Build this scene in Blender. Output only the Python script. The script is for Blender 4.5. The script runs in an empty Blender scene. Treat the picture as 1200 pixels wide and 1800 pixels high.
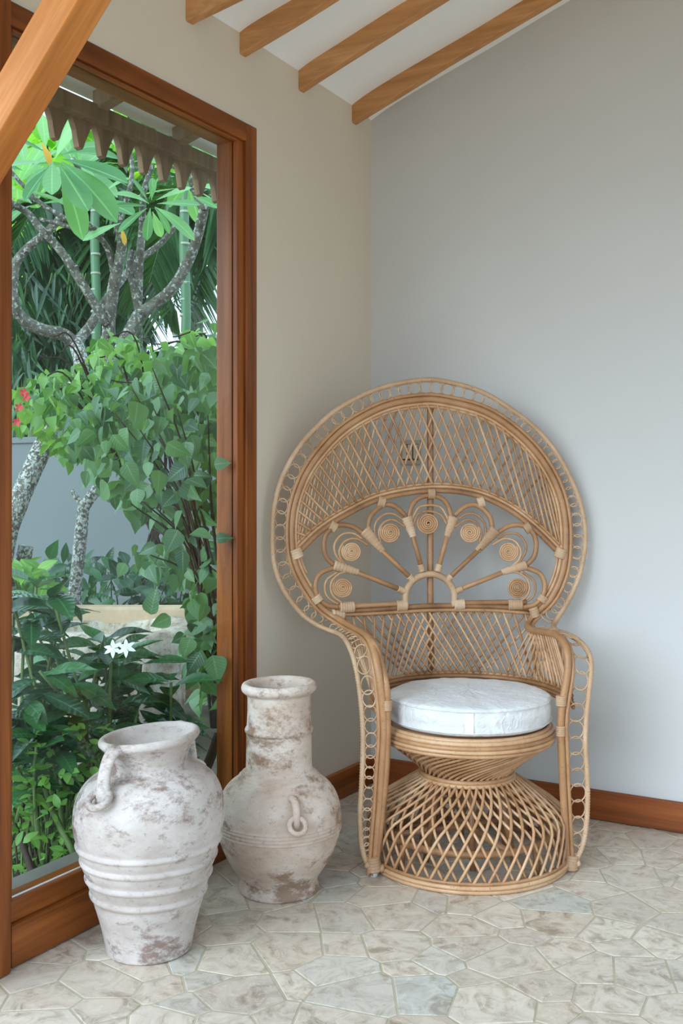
# A corner of a room: peacock chair, two clay jars and a tall window onto a garden
EXPOSURE = 1.06
SKYCOL = (0.75, 0.955, 1.2, 1)
SUN_E = 1.5
SUN_ANGLE = 45
SUN_DIR = (0.22, 0.87, -0.44)
ROOF_EXT = (4.2, -3.1)
WALL_COL = (0.60, 0.585, 0.55)
WALL_COL_L_LIT = (0.68, 0.60, 0.475)  # same paint as the right wall, its yellower light mixed into the colour
FLOOR_TONES = [(0.0, (0.572, 0.475, 0.368)), (0.2, (0.674, 0.577, 0.460)), (0.36, (0.550, 0.465, 0.377)), (0.52, (0.694, 0.600, 0.481)), (0.66, (0.592, 0.493, 0.390)), (0.80, (0.562, 0.512, 0.432)), (0.9, (0.530, 0.521, 0.460)), (1.0, (0.714, 0.615, 0.489))]
FLOOR_SPOT = (0.734, 0.643, 0.527)
FLOOR_COOL = (0.572, 0.508, 0.427)
RATTAN = ((0.30, 0.145, 0.06), (0.50, 0.272, 0.128), (0.63, 0.40, 0.225))
RATTAN_POLE = ((0.20, 0.09, 0.034), (0.37, 0.18, 0.076), (0.48, 0.26, 0.12))
RATTAN_WRAP = ((0.38, 0.22, 0.115), (0.53, 0.335, 0.19), (0.65, 0.46, 0.30))
import bpy, bmesh, math, random
from mathutils import Vector, Matrix, noise as mnoise

random.seed(7)
SC = bpy.context.scene
COL = SC.collection
R = math.radians
PI = math.pi

# ------------------------------------------------------------------ camera
CAM = Vector((1.948, -3.564, 1.16))
YAW = R(30.3)
FPX = 1817.0
FWD = Vector((-math.sin(YAW), math.cos(YAW), 0))
RGT = Vector((math.cos(YAW), math.sin(YAW), 0))
cd = bpy.data.cameras.new('camera')
cd.sensor_fit = 'VERTICAL'
cd.sensor_height = 36.0
cd.lens = FPX / 1800 * 36
cd.shift_y = -45 / 1800
cd.clip_start = 0.05
co = bpy.data.objects.new('camera', cd)
COL.objects.link(co)
co.location = CAM
co.rotation_euler = (R(90), 0, YAW)
SC.camera = co

# ------------------------------------------------------------------ world and exposure
SC.view_settings.view_transform = 'Standard'
SC.view_settings.look = 'None'
SC.view_settings.gamma = 1.0
SC.view_settings.use_curve_mapping = False
SC.view_settings.exposure = EXPOSURE
W = bpy.data.worlds.new('overcast_sky')
SC.world = W
W.use_nodes = True
bg = W.node_tree.nodes['Background']
bg.inputs['Color'].default_value = SKYCOL
bg.inputs['Strength'].default_value = 1.0
sd = bpy.data.lights.new('hazy_sun', 'SUN')
sd.energy = SUN_E
sd.angle = R(SUN_ANGLE)
sd.color = (0.78, 0.95, 1.1)
so = bpy.data.objects.new('hazy_sun', sd)
COL.objects.link(so)
so.rotation_euler = Vector(SUN_DIR).to_track_quat('-Z', 'Y').to_euler()
SC.cycles.max_bounces = 8
SC.cycles.diffuse_bounces = 5
SC.cycles.transparent_max_bounces = 12
SC.cycles.sample_clamp_indirect = 6.0
SC.cycles.caustics_reflective = False
SC.cycles.caustics_refractive = False


# ------------------------------------------------------------------ helpers
def at(px, py, t):
    """a point seen at (px, py) that stands t metres in front of the camera"""
    return CAM + t * (FWD + (px - 600) / FPX * RGT + Vector((0, 0, (855 - py) / FPX)))


def floor_at(px, py, z=0.0):
    return at(px, py, (CAM.z - z) * FPX / (py - 855))


def lerp(a, b, t):
    return a + (b - a) * t


def catmull(pts, n=6, closed=False):
    pts = [Vector(p) for p in pts]
    out = []
    m = len(pts)
    rng = range(m if closed else m - 1)
    for i in rng:
        if closed:
            p0, p1, p2, p3 = pts[(i - 1) % m], pts[i], pts[(i + 1) % m], pts[(i + 2) % m]
        else:
            p1, p2 = pts[i], pts[i + 1]
            p0 = pts[i - 1] if i > 0 else p1 * 2 - p2
            p3 = pts[i + 2] if i + 2 < m else p2 * 2 - p1
        for k in range(n):
            t = k / n
            t2, t3 = t * t, t * t * t
            out.append(0.5 * ((2 * p1) + (-p0 + p2) * t + (2 * p0 - 5 * p1 + 4 * p2 - p3) * t2 +
                              (-p0 + 3 * p1 - 3 * p2 + p3) * t3))
    if not closed:
        out.append(pts[-1].copy())
    return out


class Path:
    """arc-length lookup on a polyline"""
    def __init__(self, pts):
        self.p = [Vector(p) for p in pts]
        self.d = [0.0]
        for a, b in zip(self.p, self.p[1:]):
            self.d.append(self.d[-1] + (b - a).length)
        self.len = self.d[-1]

    def at(self, s):
        s = min(max(s, 0.0), self.len)
        lo, hi = 0, len(self.d) - 1
        while hi - lo > 1:
            m = (lo + hi) // 2
            if self.d[m] <= s:
                lo = m
            else:
                hi = m
        L = self.d[hi] - self.d[lo]
        return self.p[lo].lerp(self.p[hi], (s - self.d[lo]) / L if L else 0)

    def u(self, u):
        return self.at(u * self.len)

    def tan(self, s, e=0.004):
        return (self.at(s + e) - self.at(s - e)).normalized()


class MB:
    def __init__(self):
        self.v, self.f = [], []

    def add(self, vs, fs):
        o = len(self.v)
        self.v += [tuple(x) for x in vs]
        self.f += [tuple(i + o for i in f) for f in fs]
        return self

    def box(self, a, b):
        x0, y0, z0 = a
        x1, y1, z1 = b
        x0, x1 = min(x0, x1), max(x0, x1)
        y0, y1 = min(y0, y1), max(y0, y1)
        z0, z1 = min(z0, z1), max(z0, z1)
        return self.add([(x0, y0, z0), (x1, y0, z0), (x1, y1, z0), (x0, y1, z0),
                         (x0, y0, z1), (x1, y0, z1), (x1, y1, z1), (x0, y1, z1)],
                        [(0, 3, 2, 1), (4, 5, 6, 7), (0, 1, 5, 4), (1, 2, 6, 5), (2, 3, 7, 6), (3, 0, 4, 7)])

    def tube(self, pts, r, n=6, closed=False, flat=1.0, side=None):
        pts = [Vector(p) for p in pts]
        m = len(pts)
        rad = r if isinstance(r, (list, tuple)) else [r] * m
        tans = []
        for i in range(m):
            if closed:
                t = pts[(i + 1) % m] - pts[i - 1]
            else:
                t = pts[min(i + 1, m - 1)] - pts[max(i - 1, 0)]
            tans.append(t.normalized() if t.length > 1e-9 else Vector((0, 0, 1)))
        t0 = tans[0]
        if side is not None:
            nrm = Vector(side)
        else:
            nrm = Vector((0, 0, 1)) if abs(t0.z) < 0.9 else Vector((1, 0, 0))
        nrm = (nrm - nrm.dot(t0) * t0).normalized()
        vs = []
        for i in range(m):
            t = tans[i]
            nrm = (nrm - nrm.dot(t) * t)
            nrm = nrm.normalized() if nrm.length > 1e-9 else t.orthogonal().normalized()
            b = t.cross(nrm)
            for k in range(n):
                a = 2 * PI * k / n
                vs.append(pts[i] + rad[i] * (math.cos(a) * nrm + flat * math.sin(a) * b))
        fs = []
        for i in range(m if closed else m - 1):
            j = (i + 1) % m
            for k in range(n):
                k2 = (k + 1) % n
                fs.append((i * n + k, i * n + k2, j * n + k2, j * n + k))
        if not closed:
            fs.append(tuple(range(n - 1, -1, -1)))
            fs.append(tuple((m - 1) * n + k for k in range(n)))
        return self.add(vs, fs)

    def lathe(self, prof, n=48, fn=None):
        """prof: list of (r, z); open profile, poles where r == 0"""
        vs, fs = [], []
        for (r, z) in prof:
            for k in range(n):
                a = 2 * PI * k / n
                p = Vector((r * math.cos(a), r * math.sin(a), z))
                vs.append(fn(p) if fn else p)
        for i in range(len(prof) - 1):
            for k in range(n):
                k2 = (k + 1) % n
                fs.append((i * n + k, i * n + k2, (i + 1) * n + k2, (i + 1) * n + k))
        return self.add(vs, fs)

    def prism(self, poly, axis, d0, d1):
        """polygon (2-d) extruded along an axis: 0 x, 1 y, 2 z"""
        def mk(a, b, d):
            return {0: (d, a, b), 1: (a, d, b), 2: (a, b, d)}[axis]
        m = len(poly)
        vs = [mk(a, b, d0) for a, b in poly] + [mk(a, b, d1) for a, b in poly]
        fs = [tuple(range(m))[::-1], tuple(range(m, 2 * m))]
        for i in range(m):
            j = (i + 1) % m
            fs.append((i, j, m + j, m + i))
        return self.add(vs, fs)

    def mesh(self, name, smooth=True):
        me = bpy.data.meshes.new(name)
        me.from_pydata(self.v, [], self.f)
        if smooth:
            me.polygons.foreach_set('use_smooth', [True] * len(me.polygons))
        me.update()
        return me

    def build(self, name, mat, parent=None, smooth=True, loc=None, bevel=0.0, fix=False):
        me = self.mesh(name, smooth)
        if fix:
            b = bmesh.new()
            b.from_mesh(me)
            bmesh.ops.recalc_face_normals(b, faces=b.faces)
            b.to_mesh(me)
            b.free()
        o = link(name, me, mat, parent)
        if loc is not None:
            o.location = loc
        if bevel:
            m = o.modifiers.new('bevel', 'BEVEL')
            m.width = bevel
            m.segments = 2
            m.limit_method = 'ANGLE'
        return o


def link(name, me, mat=None, parent=None):
    if mat is not None and len(me.materials) == 0:
        me.materials.append(mat)
    o = bpy.data.objects.new(name, me)
    COL.objects.link(o)
    if parent is not None:
        o.parent = parent
    return o


def tag(o, label=None, cat=None, group=None, kind=None):
    if label:
        o['label'] = label
    if cat:
        o['category'] = cat
    if group:
        o['group'] = group
    if kind:
        o['kind'] = kind
    return o


def thing(name, loc, label, cat, group=None, rz=0.0):
    o = bpy.data.objects.new(name, None)
    COL.objects.link(o)
    o.location = loc
    o.rotation_euler = (0, 0, rz)
    o.empty_display_size = 0.1
    return tag(o, label, cat, group)


# ------------------------------------------------------------------ materials
def newmat(name):
    m = bpy.data.materials.new(name)
    m.use_nodes = True
    nt = m.node_tree
    return m, nt, nt.nodes['Principled BSDF'], nt.nodes['Material Output']


def N(nt, typ, **kw):
    n = nt.nodes.new(typ)
    for k, v in kw.items():
        if k.startswith('i_'):
            n.inputs[k[2:]].default_value = v
        else:
            setattr(n, k, v)
    return n


def ramp(nt, stops):
    n = nt.nodes.new('ShaderNodeValToRGB')
    cr = n.color_ramp
    while len(cr.elements) < len(stops):
        cr.elements.new(0.5)
    for e, (p, c) in zip(cr.elements, stops):
        e.position = p
        e.color = (c[0], c[1], c[2], 1) if not isinstance(c, (int, float)) else (c, c, c, 1)
    return n


def mixc(nt, fac, a, b, mode='MIX'):
    n = nt.nodes.new('ShaderNodeMix')
    n.data_type = 'RGBA'
    n.blend_type = mode
    L = nt.links
    for s, v in ((n.inputs[0], fac), (n.inputs[6], a), (n.inputs[7], b)):
        if hasattr(v, 'node'):
            L.new(v, s)
        elif isinstance(v, (int, float)):
            s.default_value = v
        else:
            s.default_value = (v[0], v[1], v[2], 1)
    return n.outputs[2]


def srgb(r, g, b):
    def f(c):
        c /= 255
        return c / 12.92 if c <= 0.04045 else ((c + 0.055) / 1.055) ** 2.4
    return (f(r), f(g), f(b))


def bump(nt, height, strength, dist, bsdf):
    b = N(nt, 'ShaderNodeBump')
    b.inputs['Strength'].default_value = strength
    b.inputs['Distance'].default_value = dist
    nt.links.new(height, b.inputs['Height'])
    nt.links.new(b.outputs[0], bsdf.inputs['Normal'])


def mat_plain(name, col, rough=0.6, spec=0.5, metal=0.0):
    m, nt, b, _ = newmat(name)
    b.inputs['Base Color'].default_value = (*col, 1)
    b.inputs['Roughness'].default_value = rough
    b.inputs['Metallic'].default_value = metal
    b.inputs['Specular IOR Level'].default_value = spec
    return m


def mat_plaster(name, col, var=0.06, rough=0.85, scale=1.3):
    m, nt, b, _ = newmat(name)
    tc = N(nt, 'ShaderNodeTexCoord')
    n1 = N(nt, 'ShaderNodeTexNoise', i_Scale=scale, i_Detail=4.0)
    nt.links.new(tc.outputs['Object'], n1.inputs['Vector'])
    c0 = tuple(c * (1 - var) for c in col)
    c1 = tuple(min(1, c * (1 + var)) for c in col)
    r = ramp(nt, [(0.3, c0), (0.7, c1)])
    nt.links.new(n1.outputs[0], r.inputs[0])
    nt.links.new(r.outputs[0], b.inputs['Base Color'])
    n2 = N(nt, 'ShaderNodeTexNoise', i_Scale=60.0, i_Detail=3.0)
    nt.links.new(tc.outputs['Object'], n2.inputs['Vector'])
    bump(nt, n2.outputs[0], 0.08, 0.01, b)
    b.inputs['Roughness'].default_value = rough
    b.inputs['Specular IOR Level'].default_value = 0.25
    return m


def mat_wood(name, dark, mid, light, axis=2, rough=0.42, scale=1.0):
    m, nt, b, _ = newmat(name)
    tc = N(nt, 'ShaderNodeTexCoord')
    oi = N(nt, 'ShaderNodeObjectInfo')
    mp = N(nt, 'ShaderNodeMapping')
    s = [14.0 * scale] * 3
    s[axis] = 0.9 * scale
    mp.inputs['Scale'].default_value = s
    nt.links.new(tc.outputs['Object'], mp.inputs['Vector'])
    add = N(nt, 'ShaderNodeVectorMath', operation='ADD')
    sc = N(nt, 'ShaderNodeVectorMath', operation='SCALE')
    sc.inputs[0].default_value = (13, 7, 5)
    nt.links.new(oi.outputs['Random'], sc.inputs['Scale'])
    nt.links.new(mp.outputs[0], add.inputs[0])
    nt.links.new(sc.outputs[0], add.inputs[1])
    n1 = N(nt, 'ShaderNodeTexNoise', i_Scale=1.0, i_Detail=6.0, i_Roughness=0.6, i_Distortion=0.8)
    nt.links.new(add.outputs[0], n1.inputs['Vector'])
    n2 = N(nt, 'ShaderNodeTexNoise', i_Scale=6.0, i_Detail=3.0)
    nt.links.new(add.outputs[0], n2.inputs['Vector'])
    r = ramp(nt, [(0.28, dark), (0.5, mid), (0.75, light)])
    nt.links.new(n1.outputs[0], r.inputs[0])
    r2 = ramp(nt, [(0.35, 0.72), (0.6, 1.0)])
    nt.links.new(n2.outputs[0], r2.inputs[0])
    c = mixc(nt, 0.6, r.outputs[0], r2.outputs[0], 'MULTIPLY')
    nt.links.new(c, b.inputs['Base Color'])
    b.inputs['Roughness'].default_value = rough
    b.inputs['Specular IOR Level'].default_value = 0.3
    bump(nt, n2.outputs[0], 0.15, 0.003, b)
    return m


def mat_rattan(name, dark, mid, light, wrap=0.0, rough=0.42):
    m, nt, b, _ = newmat(name)
    tc = N(nt, 'ShaderNodeTexCoord')
    oi = N(nt, 'ShaderNodeObjectInfo')
    n1 = N(nt, 'ShaderNodeTexNoise', i_Scale=9.0, i_Detail=5.0, i_Roughness=0.65)
    nt.links.new(tc.outputs['Object'], n1.inputs['Vector'])
    ma = N(nt, 'ShaderNodeMath', operation='MULTIPLY_ADD')
    nt.links.new(oi.outputs['Random'], ma.inputs[0])
    ma.inputs[1].default_value = 0.34
    ma.inputs[2].default_value = -0.17
    ad = N(nt, 'ShaderNodeMath', operation='ADD')
    nt.links.new(n1.outputs[0], ad.inputs[0])
    nt.links.new(ma.outputs[0], ad.inputs[1])
    r = ramp(nt, [(0.2, dark), (0.5, mid), (0.78, light)])
    nt.links.new(ad.outputs[0], r.inputs[0])
    n2 = N(nt, 'ShaderNodeTexNoise', i_Scale=150.0, i_Detail=2.0)
    nt.links.new(tc.outputs['Object'], n2.inputs['Vector'])
    sp = ramp(nt, [(0.27, (0.45, 0.33, 0.25)), (0.36, (1, 1, 1))])
    nt.links.new(n2.outputs[0], sp.inputs[0])
    c = mixc(nt, 0.7, r.outputs[0], sp.outputs[0], 'MULTIPLY')
    nt.links.new(c, b.inputs['Base Color'])
    b.inputs['Roughness'].default_value = rough
    bump(nt, n2.outputs[0], 0.1, 0.002, b)
    return m


def mat_leaf(name, c0, c1, rough=0.4, trans=0.35, spec=0.5, vein=True, tcol=None):
    m, nt, b, out = newmat(name)
    oi = N(nt, 'ShaderNodeObjectInfo')
    tc = N(nt, 'ShaderNodeTexCoord')
    geo = N(nt, 'ShaderNodeNewGeometry')
    n1 = N(nt, 'ShaderNodeTexNoise', i_Scale=2.2, i_Detail=2.0)
    nt.links.new(geo.outputs['Position'], n1.inputs['Vector'])
    add = N(nt, 'ShaderNodeMath', operation='ADD')
    nt.links.new(n1.outputs[0], add.inputs[0])
    sub = N(nt, 'ShaderNodeMath', operation='MULTIPLY_ADD')
    nt.links.new(oi.outputs['Random'], sub.inputs[0])
    sub.inputs[1].default_value = 0.7
    sub.inputs[2].default_value = -0.35
    nt.links.new(sub.outputs[0], add.inputs[1])
    isl = N(nt, 'ShaderNodeMath', operation='MULTIPLY_ADD')
    nt.links.new(geo.outputs['Random Per Island'], isl.inputs[0])
    isl.inputs[1].default_value = 0.3
    isl.inputs[2].default_value = -0.15
    add2 = N(nt, 'ShaderNodeMath', operation='ADD')
    nt.links.new(add.outputs[0], add2.inputs[0])
    nt.links.new(isl.outputs[0], add2.inputs[1])
    r = ramp(nt, [(0.1, c0), (0.9, c1)])
    nt.links.new(add2.outputs[0], r.inputs[0])
    col = r.outputs[0]
    at1 = N(nt, 'ShaderNodeAttribute', attribute_name='rib')
    rr_ = ramp(nt, [(0.88, 0.0), (0.97, 0.35)])
    nt.links.new(at1.outputs['Fac'], rr_.inputs[0])
    col = mixc(nt, rr_.outputs[0], col, tuple(min(1, x * 1.5 + 0.05) for x in c1))
    at2 = N(nt, 'ShaderNodeAttribute', attribute_name='vein')
    sn = N(nt, 'ShaderNodeMath', operation='SINE')
    nt.links.new(at2.outputs['Fac'], sn.inputs[0])
    bump(nt, sn.outputs[0], 0.12, 0.004, b)
    nt.links.new(col, b.inputs['Base Color'])
    b.inputs['Roughness'].default_value = rough
    b.inputs['Specular IOR Level'].default_value = spec
    tr = N(nt, 'ShaderNodeBsdfTranslucent')
    tcm = mixc(nt, 1.0, col, tcol or (1.0, 1.0, 0.45), 'MULTIPLY')
    tcm2 = mixc(nt, 1.0, tcm, (1.6, 1.6, 1.6), 'MULTIPLY')
    nt.links.new(tcm2, tr.inputs['Color'])
    mx = N(nt, 'ShaderNodeMixShader')
    mx.inputs[0].default_value = trans
    nt.links.new(b.outputs[0], mx.inputs[1])
    nt.links.new(tr.outputs[0], mx.inputs[2])
    nt.links.new(mx.outputs[0], out.inputs['Surface'])
    return m


def mat_bark(name, dark, mid, pale, scale=14.0, amount=0.52):
    m, nt, b, _ = newmat(name)
    geo = N(nt, 'ShaderNodeNewGeometry')
    n1 = N(nt, 'ShaderNodeTexNoise', i_Scale=scale, i_Detail=6.0, i_Roughness=0.7)
    nt.links.new(geo.outputs['Position'], n1.inputs['Vector'])
    n2 = N(nt, 'ShaderNodeTexNoise', i_Scale=scale * 3.2, i_Detail=4.0, i_Roughness=0.7)
    nt.links.new(geo.outputs['Position'], n2.inputs['Vector'])
    r = ramp(nt, [(0.3, dark), (0.55, mid), (0.75, tuple(lerp(a, c, 0.5) for a, c in zip(mid, pale)))])
    nt.links.new(n1.outputs[0], r.inputs[0])
    r2 = ramp(nt, [(amount, 0.0), (amount + 0.06, 1.0)])
    nt.links.new(n2.outputs[0], r2.inputs[0])
    c = mixc(nt, r2.outputs[0], r.outputs[0], pale)
    nt.links.new(c, b.inputs['Base Color'])
    b.inputs['Roughness'].default_value = 0.9
    b.inputs['Specular IOR Level'].default_value = 0.2
    bump(nt, n2.outputs[0], 0.5, 0.01, b)
    return m


def mat_clay(name, base, pale, dark, dark_amt=0.66, mott=0.5):
    m, nt, b, _ = newmat(name)
    tc = N(nt, 'ShaderNodeTexCoord')
    mp = N(nt, 'ShaderNodeMapping')
    mp.inputs['Scale'].default_value = (1, 1, 1.6)
    nt.links.new(tc.outputs['Object'], mp.inputs['Vector'])
    n1 = N(nt, 'ShaderNodeTexNoise', i_Scale=5.0, i_Detail=6.0, i_Roughness=0.65)
    n2 = N(nt, 'ShaderNodeTexNoise', i_Scale=11.0, i_Detail=9.0, i_Roughness=0.78)
    n3 = N(nt, 'ShaderNodeTexNoise', i_Scale=55.0, i_Detail=5.0, i_Roughness=0.7)
    n4 = N(nt, 'ShaderNodeTexNoise', i_Scale=3.1, i_Detail=3.0)
    for n in (n1, n2, n3, n4):
        nt.links.new(mp.outputs[0], n.inputs['Vector'])
    r1 = ramp(nt, [(0.32, base), (0.62, pale)])
    nt.links.new(n1.outputs[0], r1.inputs[0])
    # scuffs: fine patches gathered in some regions
    mul = N(nt, 'ShaderNodeMath', operation='MULTIPLY_ADD')
    nt.links.new(n4.outputs[0], mul.inputs[0])
    mul.inputs[1].default_value = mott
    nt.links.new(n2.outputs[0], mul.inputs[2])
    r2 = ramp(nt, [(dark_amt + mott * 0.25, 0.0), (dark_amt + mott * 0.25 + 0.12, 0.85)])
    nt.links.new(mul.outputs[0], r2.inputs[0])
    c = mixc(nt, r2.outputs[0], r1.outputs[0], dark)
    r3 = ramp(nt, [(0.58, 0.0), (0.70, 0.6)])
    nt.links.new(n3.outputs[0], r3.inputs[0])
    c = mixc(nt, r3.outputs[0], c, tuple(x * 0.55 for x in base))
    nt.links.new(c, b.inputs['Base Color'])
    b.inputs['Roughness'].default_value = 0.88
    b.inputs['Specular IOR Level'].default_value = 0.2
    ad = N(nt, 'ShaderNodeMath', operation='ADD')
    nt.links.new(n2.outputs[0], ad.inputs[0])
    nt.links.new(n3.outputs[0], ad.inputs[1])
    bump(nt, ad.outputs[0], 0.28, 0.006, b)
    return m


def mat_stone_floor():
    m, nt, b, _ = newmat('flagstone')
    oi = N(nt, 'ShaderNodeObjectInfo')
    tc = N(nt, 'ShaderNodeTexCoord')
    add = N(nt, 'ShaderNodeVectorMath', operation='ADD')
    sc = N(nt, 'ShaderNodeVectorMath', operation='SCALE')
    sc.inputs[0].default_value = (31, 17, 9)
    geo = N(nt, 'ShaderNodeNewGeometry')
    rsum = N(nt, 'ShaderNodeMath', operation='ADD')
    nt.links.new(oi.outputs['Random'], rsum.inputs[0])
    nt.links.new(geo.outputs['Random Per Island'], rsum.inputs[1])
    rnd = N(nt, 'ShaderNodeMath', operation='FRACT')
    nt.links.new(rsum.outputs[0], rnd.inputs[0])
    nt.links.new(rnd.outputs[0], sc.inputs['Scale'])
    nt.links.new(geo.outputs['Position'], add.inputs[0])
    nt.links.new(sc.outputs[0], add.inputs[1])
    base = ramp(nt, FLOOR_TONES)
    base.color_ramp.interpolation = 'LINEAR'
    nt.links.new(rnd.outputs[0], base.inputs[0])
    n1 = N(nt, 'ShaderNodeTexNoise', i_Scale=13.0, i_Detail=8.0, i_Roughness=0.7, i_Distortion=1.6)
    n2 = N(nt, 'ShaderNodeTexNoise', i_Scale=42.0, i_Detail=5.0, i_Roughness=0.7, i_Distortion=1.2)
    n3 = N(nt, 'ShaderNodeTexNoise', i_Scale=4.0, i_Detail=3.0)
    for n in (n1, n2, n3):
        nt.links.new(add.outputs[0], n.inputs['Vector'])
    r1 = ramp(nt, [(0.36, (0.56, 0.51, 0.46)), (0.46, (0.86, 0.83, 0.80)), (0.54, (1, 1, 1)), (0.66, (1.1, 1.1, 1.08))])
    nt.links.new(n1.outputs[0], r1.inputs[0])
    c = mixc(nt, 0.95, base.outputs[0], r1.outputs[0], 'MULTIPLY')
    r2 = ramp(nt, [(0.54, 0.0), (0.66, 0.6)])
    nt.links.new(n2.outputs[0], r2.inputs[0])
    c = mixc(nt, r2.outputs[0], c, FLOOR_SPOT)
    r3 = ramp(nt, [(0.45, 0.0), (0.7, 0.45)])
    nt.links.new(n3.outputs[0], r3.inputs[0])
    c = mixc(nt, r3.outputs[0], c, FLOOR_COOL)
    nt.links.new(c, b.inputs['Base Color'])
    rr = ramp(nt, [(0.3, 0.3), (0.7, 0.55)])
    nt.links.new(n1.outputs[0], rr.inputs[0])
    nt.links.new(rr.outputs[0], b.inputs['Roughness'])
    b.inputs['Specular IOR Level'].default_value = 0.4
    bump(nt, n2.outputs[0], 0.1, 0.004, b)
    return m


def mat_glass():
    m, nt, b, out = newmat('window_glass')
    fr = N(nt, 'ShaderNodeFresnel', i_IOR=1.45)
    tr = N(nt, 'ShaderNodeBsdfTransparent')
    tr.inputs['Color'].default_value = (0.93, 0.97, 0.95, 1)
    gl = N(nt, 'ShaderNodeBsdfGlossy')
    gl.inputs['Roughness'].default_value = 0.02
    mx = N(nt, 'ShaderNodeMixShader')
    geo = N(nt, 'ShaderNodeNewGeometry')
    inv = N(nt, 'ShaderNodeMath', operation='SUBTRACT')
    inv.inputs[0].default_value = 1.0
    nt.links.new(geo.outputs['Backfacing'], inv.inputs[1])
    mu = N(nt, 'ShaderNodeMath', operation='MULTIPLY')
    nt.links.new(fr.outputs[0], mu.inputs[0])
    nt.links.new(inv.outputs[0], mu.inputs[1])
    nt.links.new(mu.outputs[0], mx.inputs[0])
    nt.links.new(tr.outputs[0], mx.inputs[1])
    nt.links.new(gl.outputs[0], mx.inputs[2])
    nt.links.new(mx.outputs[0], out.inputs['Surface'])
    return m


# ================================================================== the room
M = {}
M['wall'] = mat_plaster('wall_paint', WALL_COL, 0.025)
M['wall_l'] = mat_plaster('wall_paint_warm_lit', WALL_COL_L_LIT, 0.025)  # warm light on the window wall is put into this colour
M['ceil'] = mat_plaster('ceiling_paint', (0.88, 0.88, 0.87), 0.03)
M['frame'] = mat_wood('window_wood', srgb(88, 44, 14), srgb(136, 72, 26), srgb(166, 96, 42), 2, 0.36)
M['frame_y'] = mat_wood('rail_wood', srgb(96, 50, 18), srgb(146, 80, 32), srgb(178, 108, 50), 1, 0.36)
M['base_x'] = mat_wood('skirting_wood', srgb(108, 54, 22), srgb(146, 78, 34), srgb(168, 96, 46), 0, 0.5)
M['rafter'] = mat_wood('rafter_wood', srgb(178, 124, 74), srgb(198, 142, 90), srgb(212, 158, 104), 0, 0.55)
M['brace'] = mat_wood('brace_wood', srgb(170, 94, 36), srgb(206, 130, 62), srgb(224, 152, 84), 0, 0.4)
M['eave'] = mat_wood('eave_wood', srgb(112, 88, 64), srgb(142, 114, 86), srgb(164, 134, 104), 2, 0.7)
M['grout'] = mat_plaster('floor_grout', srgb(182, 172, 148), 0.1, 0.9, 6.0)
M['flag'] = mat_stone_floor()
M['glass'] = mat_glass()
M['soffit'] = mat_plaster('soffit_paint', (0.78, 0.80, 0.76), 0.05)

ZC = 2.622          # ceiling height where it meets the window wall
SL = 0.338          # roof slope, rising away from the window wall
WY0, WY1 = -1.835, -0.79     # outer edges of the window frame along the wall
WZ1 = 2.329
ROOF_X, ROOF_Y = ROOF_EXT

b = MB()
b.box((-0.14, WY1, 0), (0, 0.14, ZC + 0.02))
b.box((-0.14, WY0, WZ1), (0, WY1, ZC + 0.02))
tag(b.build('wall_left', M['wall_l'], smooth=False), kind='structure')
b = MB()
RW = 4.2
b.prism([(-0.14, -0.1), (RW, -0.1), (RW, ZC + SL * RW + 0.0), (0.0, ZC - 0.005), (-0.14, ZC - 0.05)], 1, 0.0, 0.14)
tag(b.build('wall_right', M['wall'], smooth=False), kind='structure')

b = MB()  # unseen wall, added and cut open to balance light on the window wall
b.box((RW, -1.0, -0.1), (RW + 0.14, 0.14, 2.5))
b.box((RW, ROOF_Y, 2.5), (RW + 0.14, 0.14, ZC + SL * RW + 0.05))
tag(b.build('added_side_wall', M['wall'], smooth=False), kind='structure')

b = MB()  # unseen lintel added to keep sky light off the upper walls
b.box((0, ROOF_Y - 0.14, 2.45), (RW + 0.14, ROOF_Y, ZC + SL * RW + 0.05))
tag(b.build('added_back_lintel', M['wall'], smooth=False), kind='structure')

# ceiling: a plastered slab between the rafters, with the soft hand-made edge against both walls
b = MB()
nx, ny = 60, 60
vs, fs = [], []
for i in range(nx + 1):
    x = ROOF_X * (i / nx) ** 1.6
    for j in range(ny + 1):
        y = ROOF_Y * (j / ny) ** 1.4
        z = ZC + SL * x
        z -= 0.012 * math.exp(-x / 0.05)            # rounded where the wall meets it
        z -= 0.014 * math.exp(y / 0.04)
        z += 0.004 * mnoise.noise(Vector((x * 3, y * 3, 0)))
        vs.append((x, y, z))
for i in range(nx):
    for j in range(ny):
        a = i * (ny + 1) + j
        fs.append((a, a + 1, a + ny + 2, a + ny + 1))
b.add(vs, fs)
o = len(b.v)
b.prism([(-0.62, 2.56), (-0.1, ZC + 0.03), (ROOF_X, ZC + SL * ROOF_X + 0.05),
         (ROOF_X, ZC + SL * ROOF_X + 0.15), (-0.1, ZC + 0.14), (-0.62, 2.66)], 1, 0.6, ROOF_Y)
tag(b.build('ceiling', M['ceil'], smooth=True), kind='structure')

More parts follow.
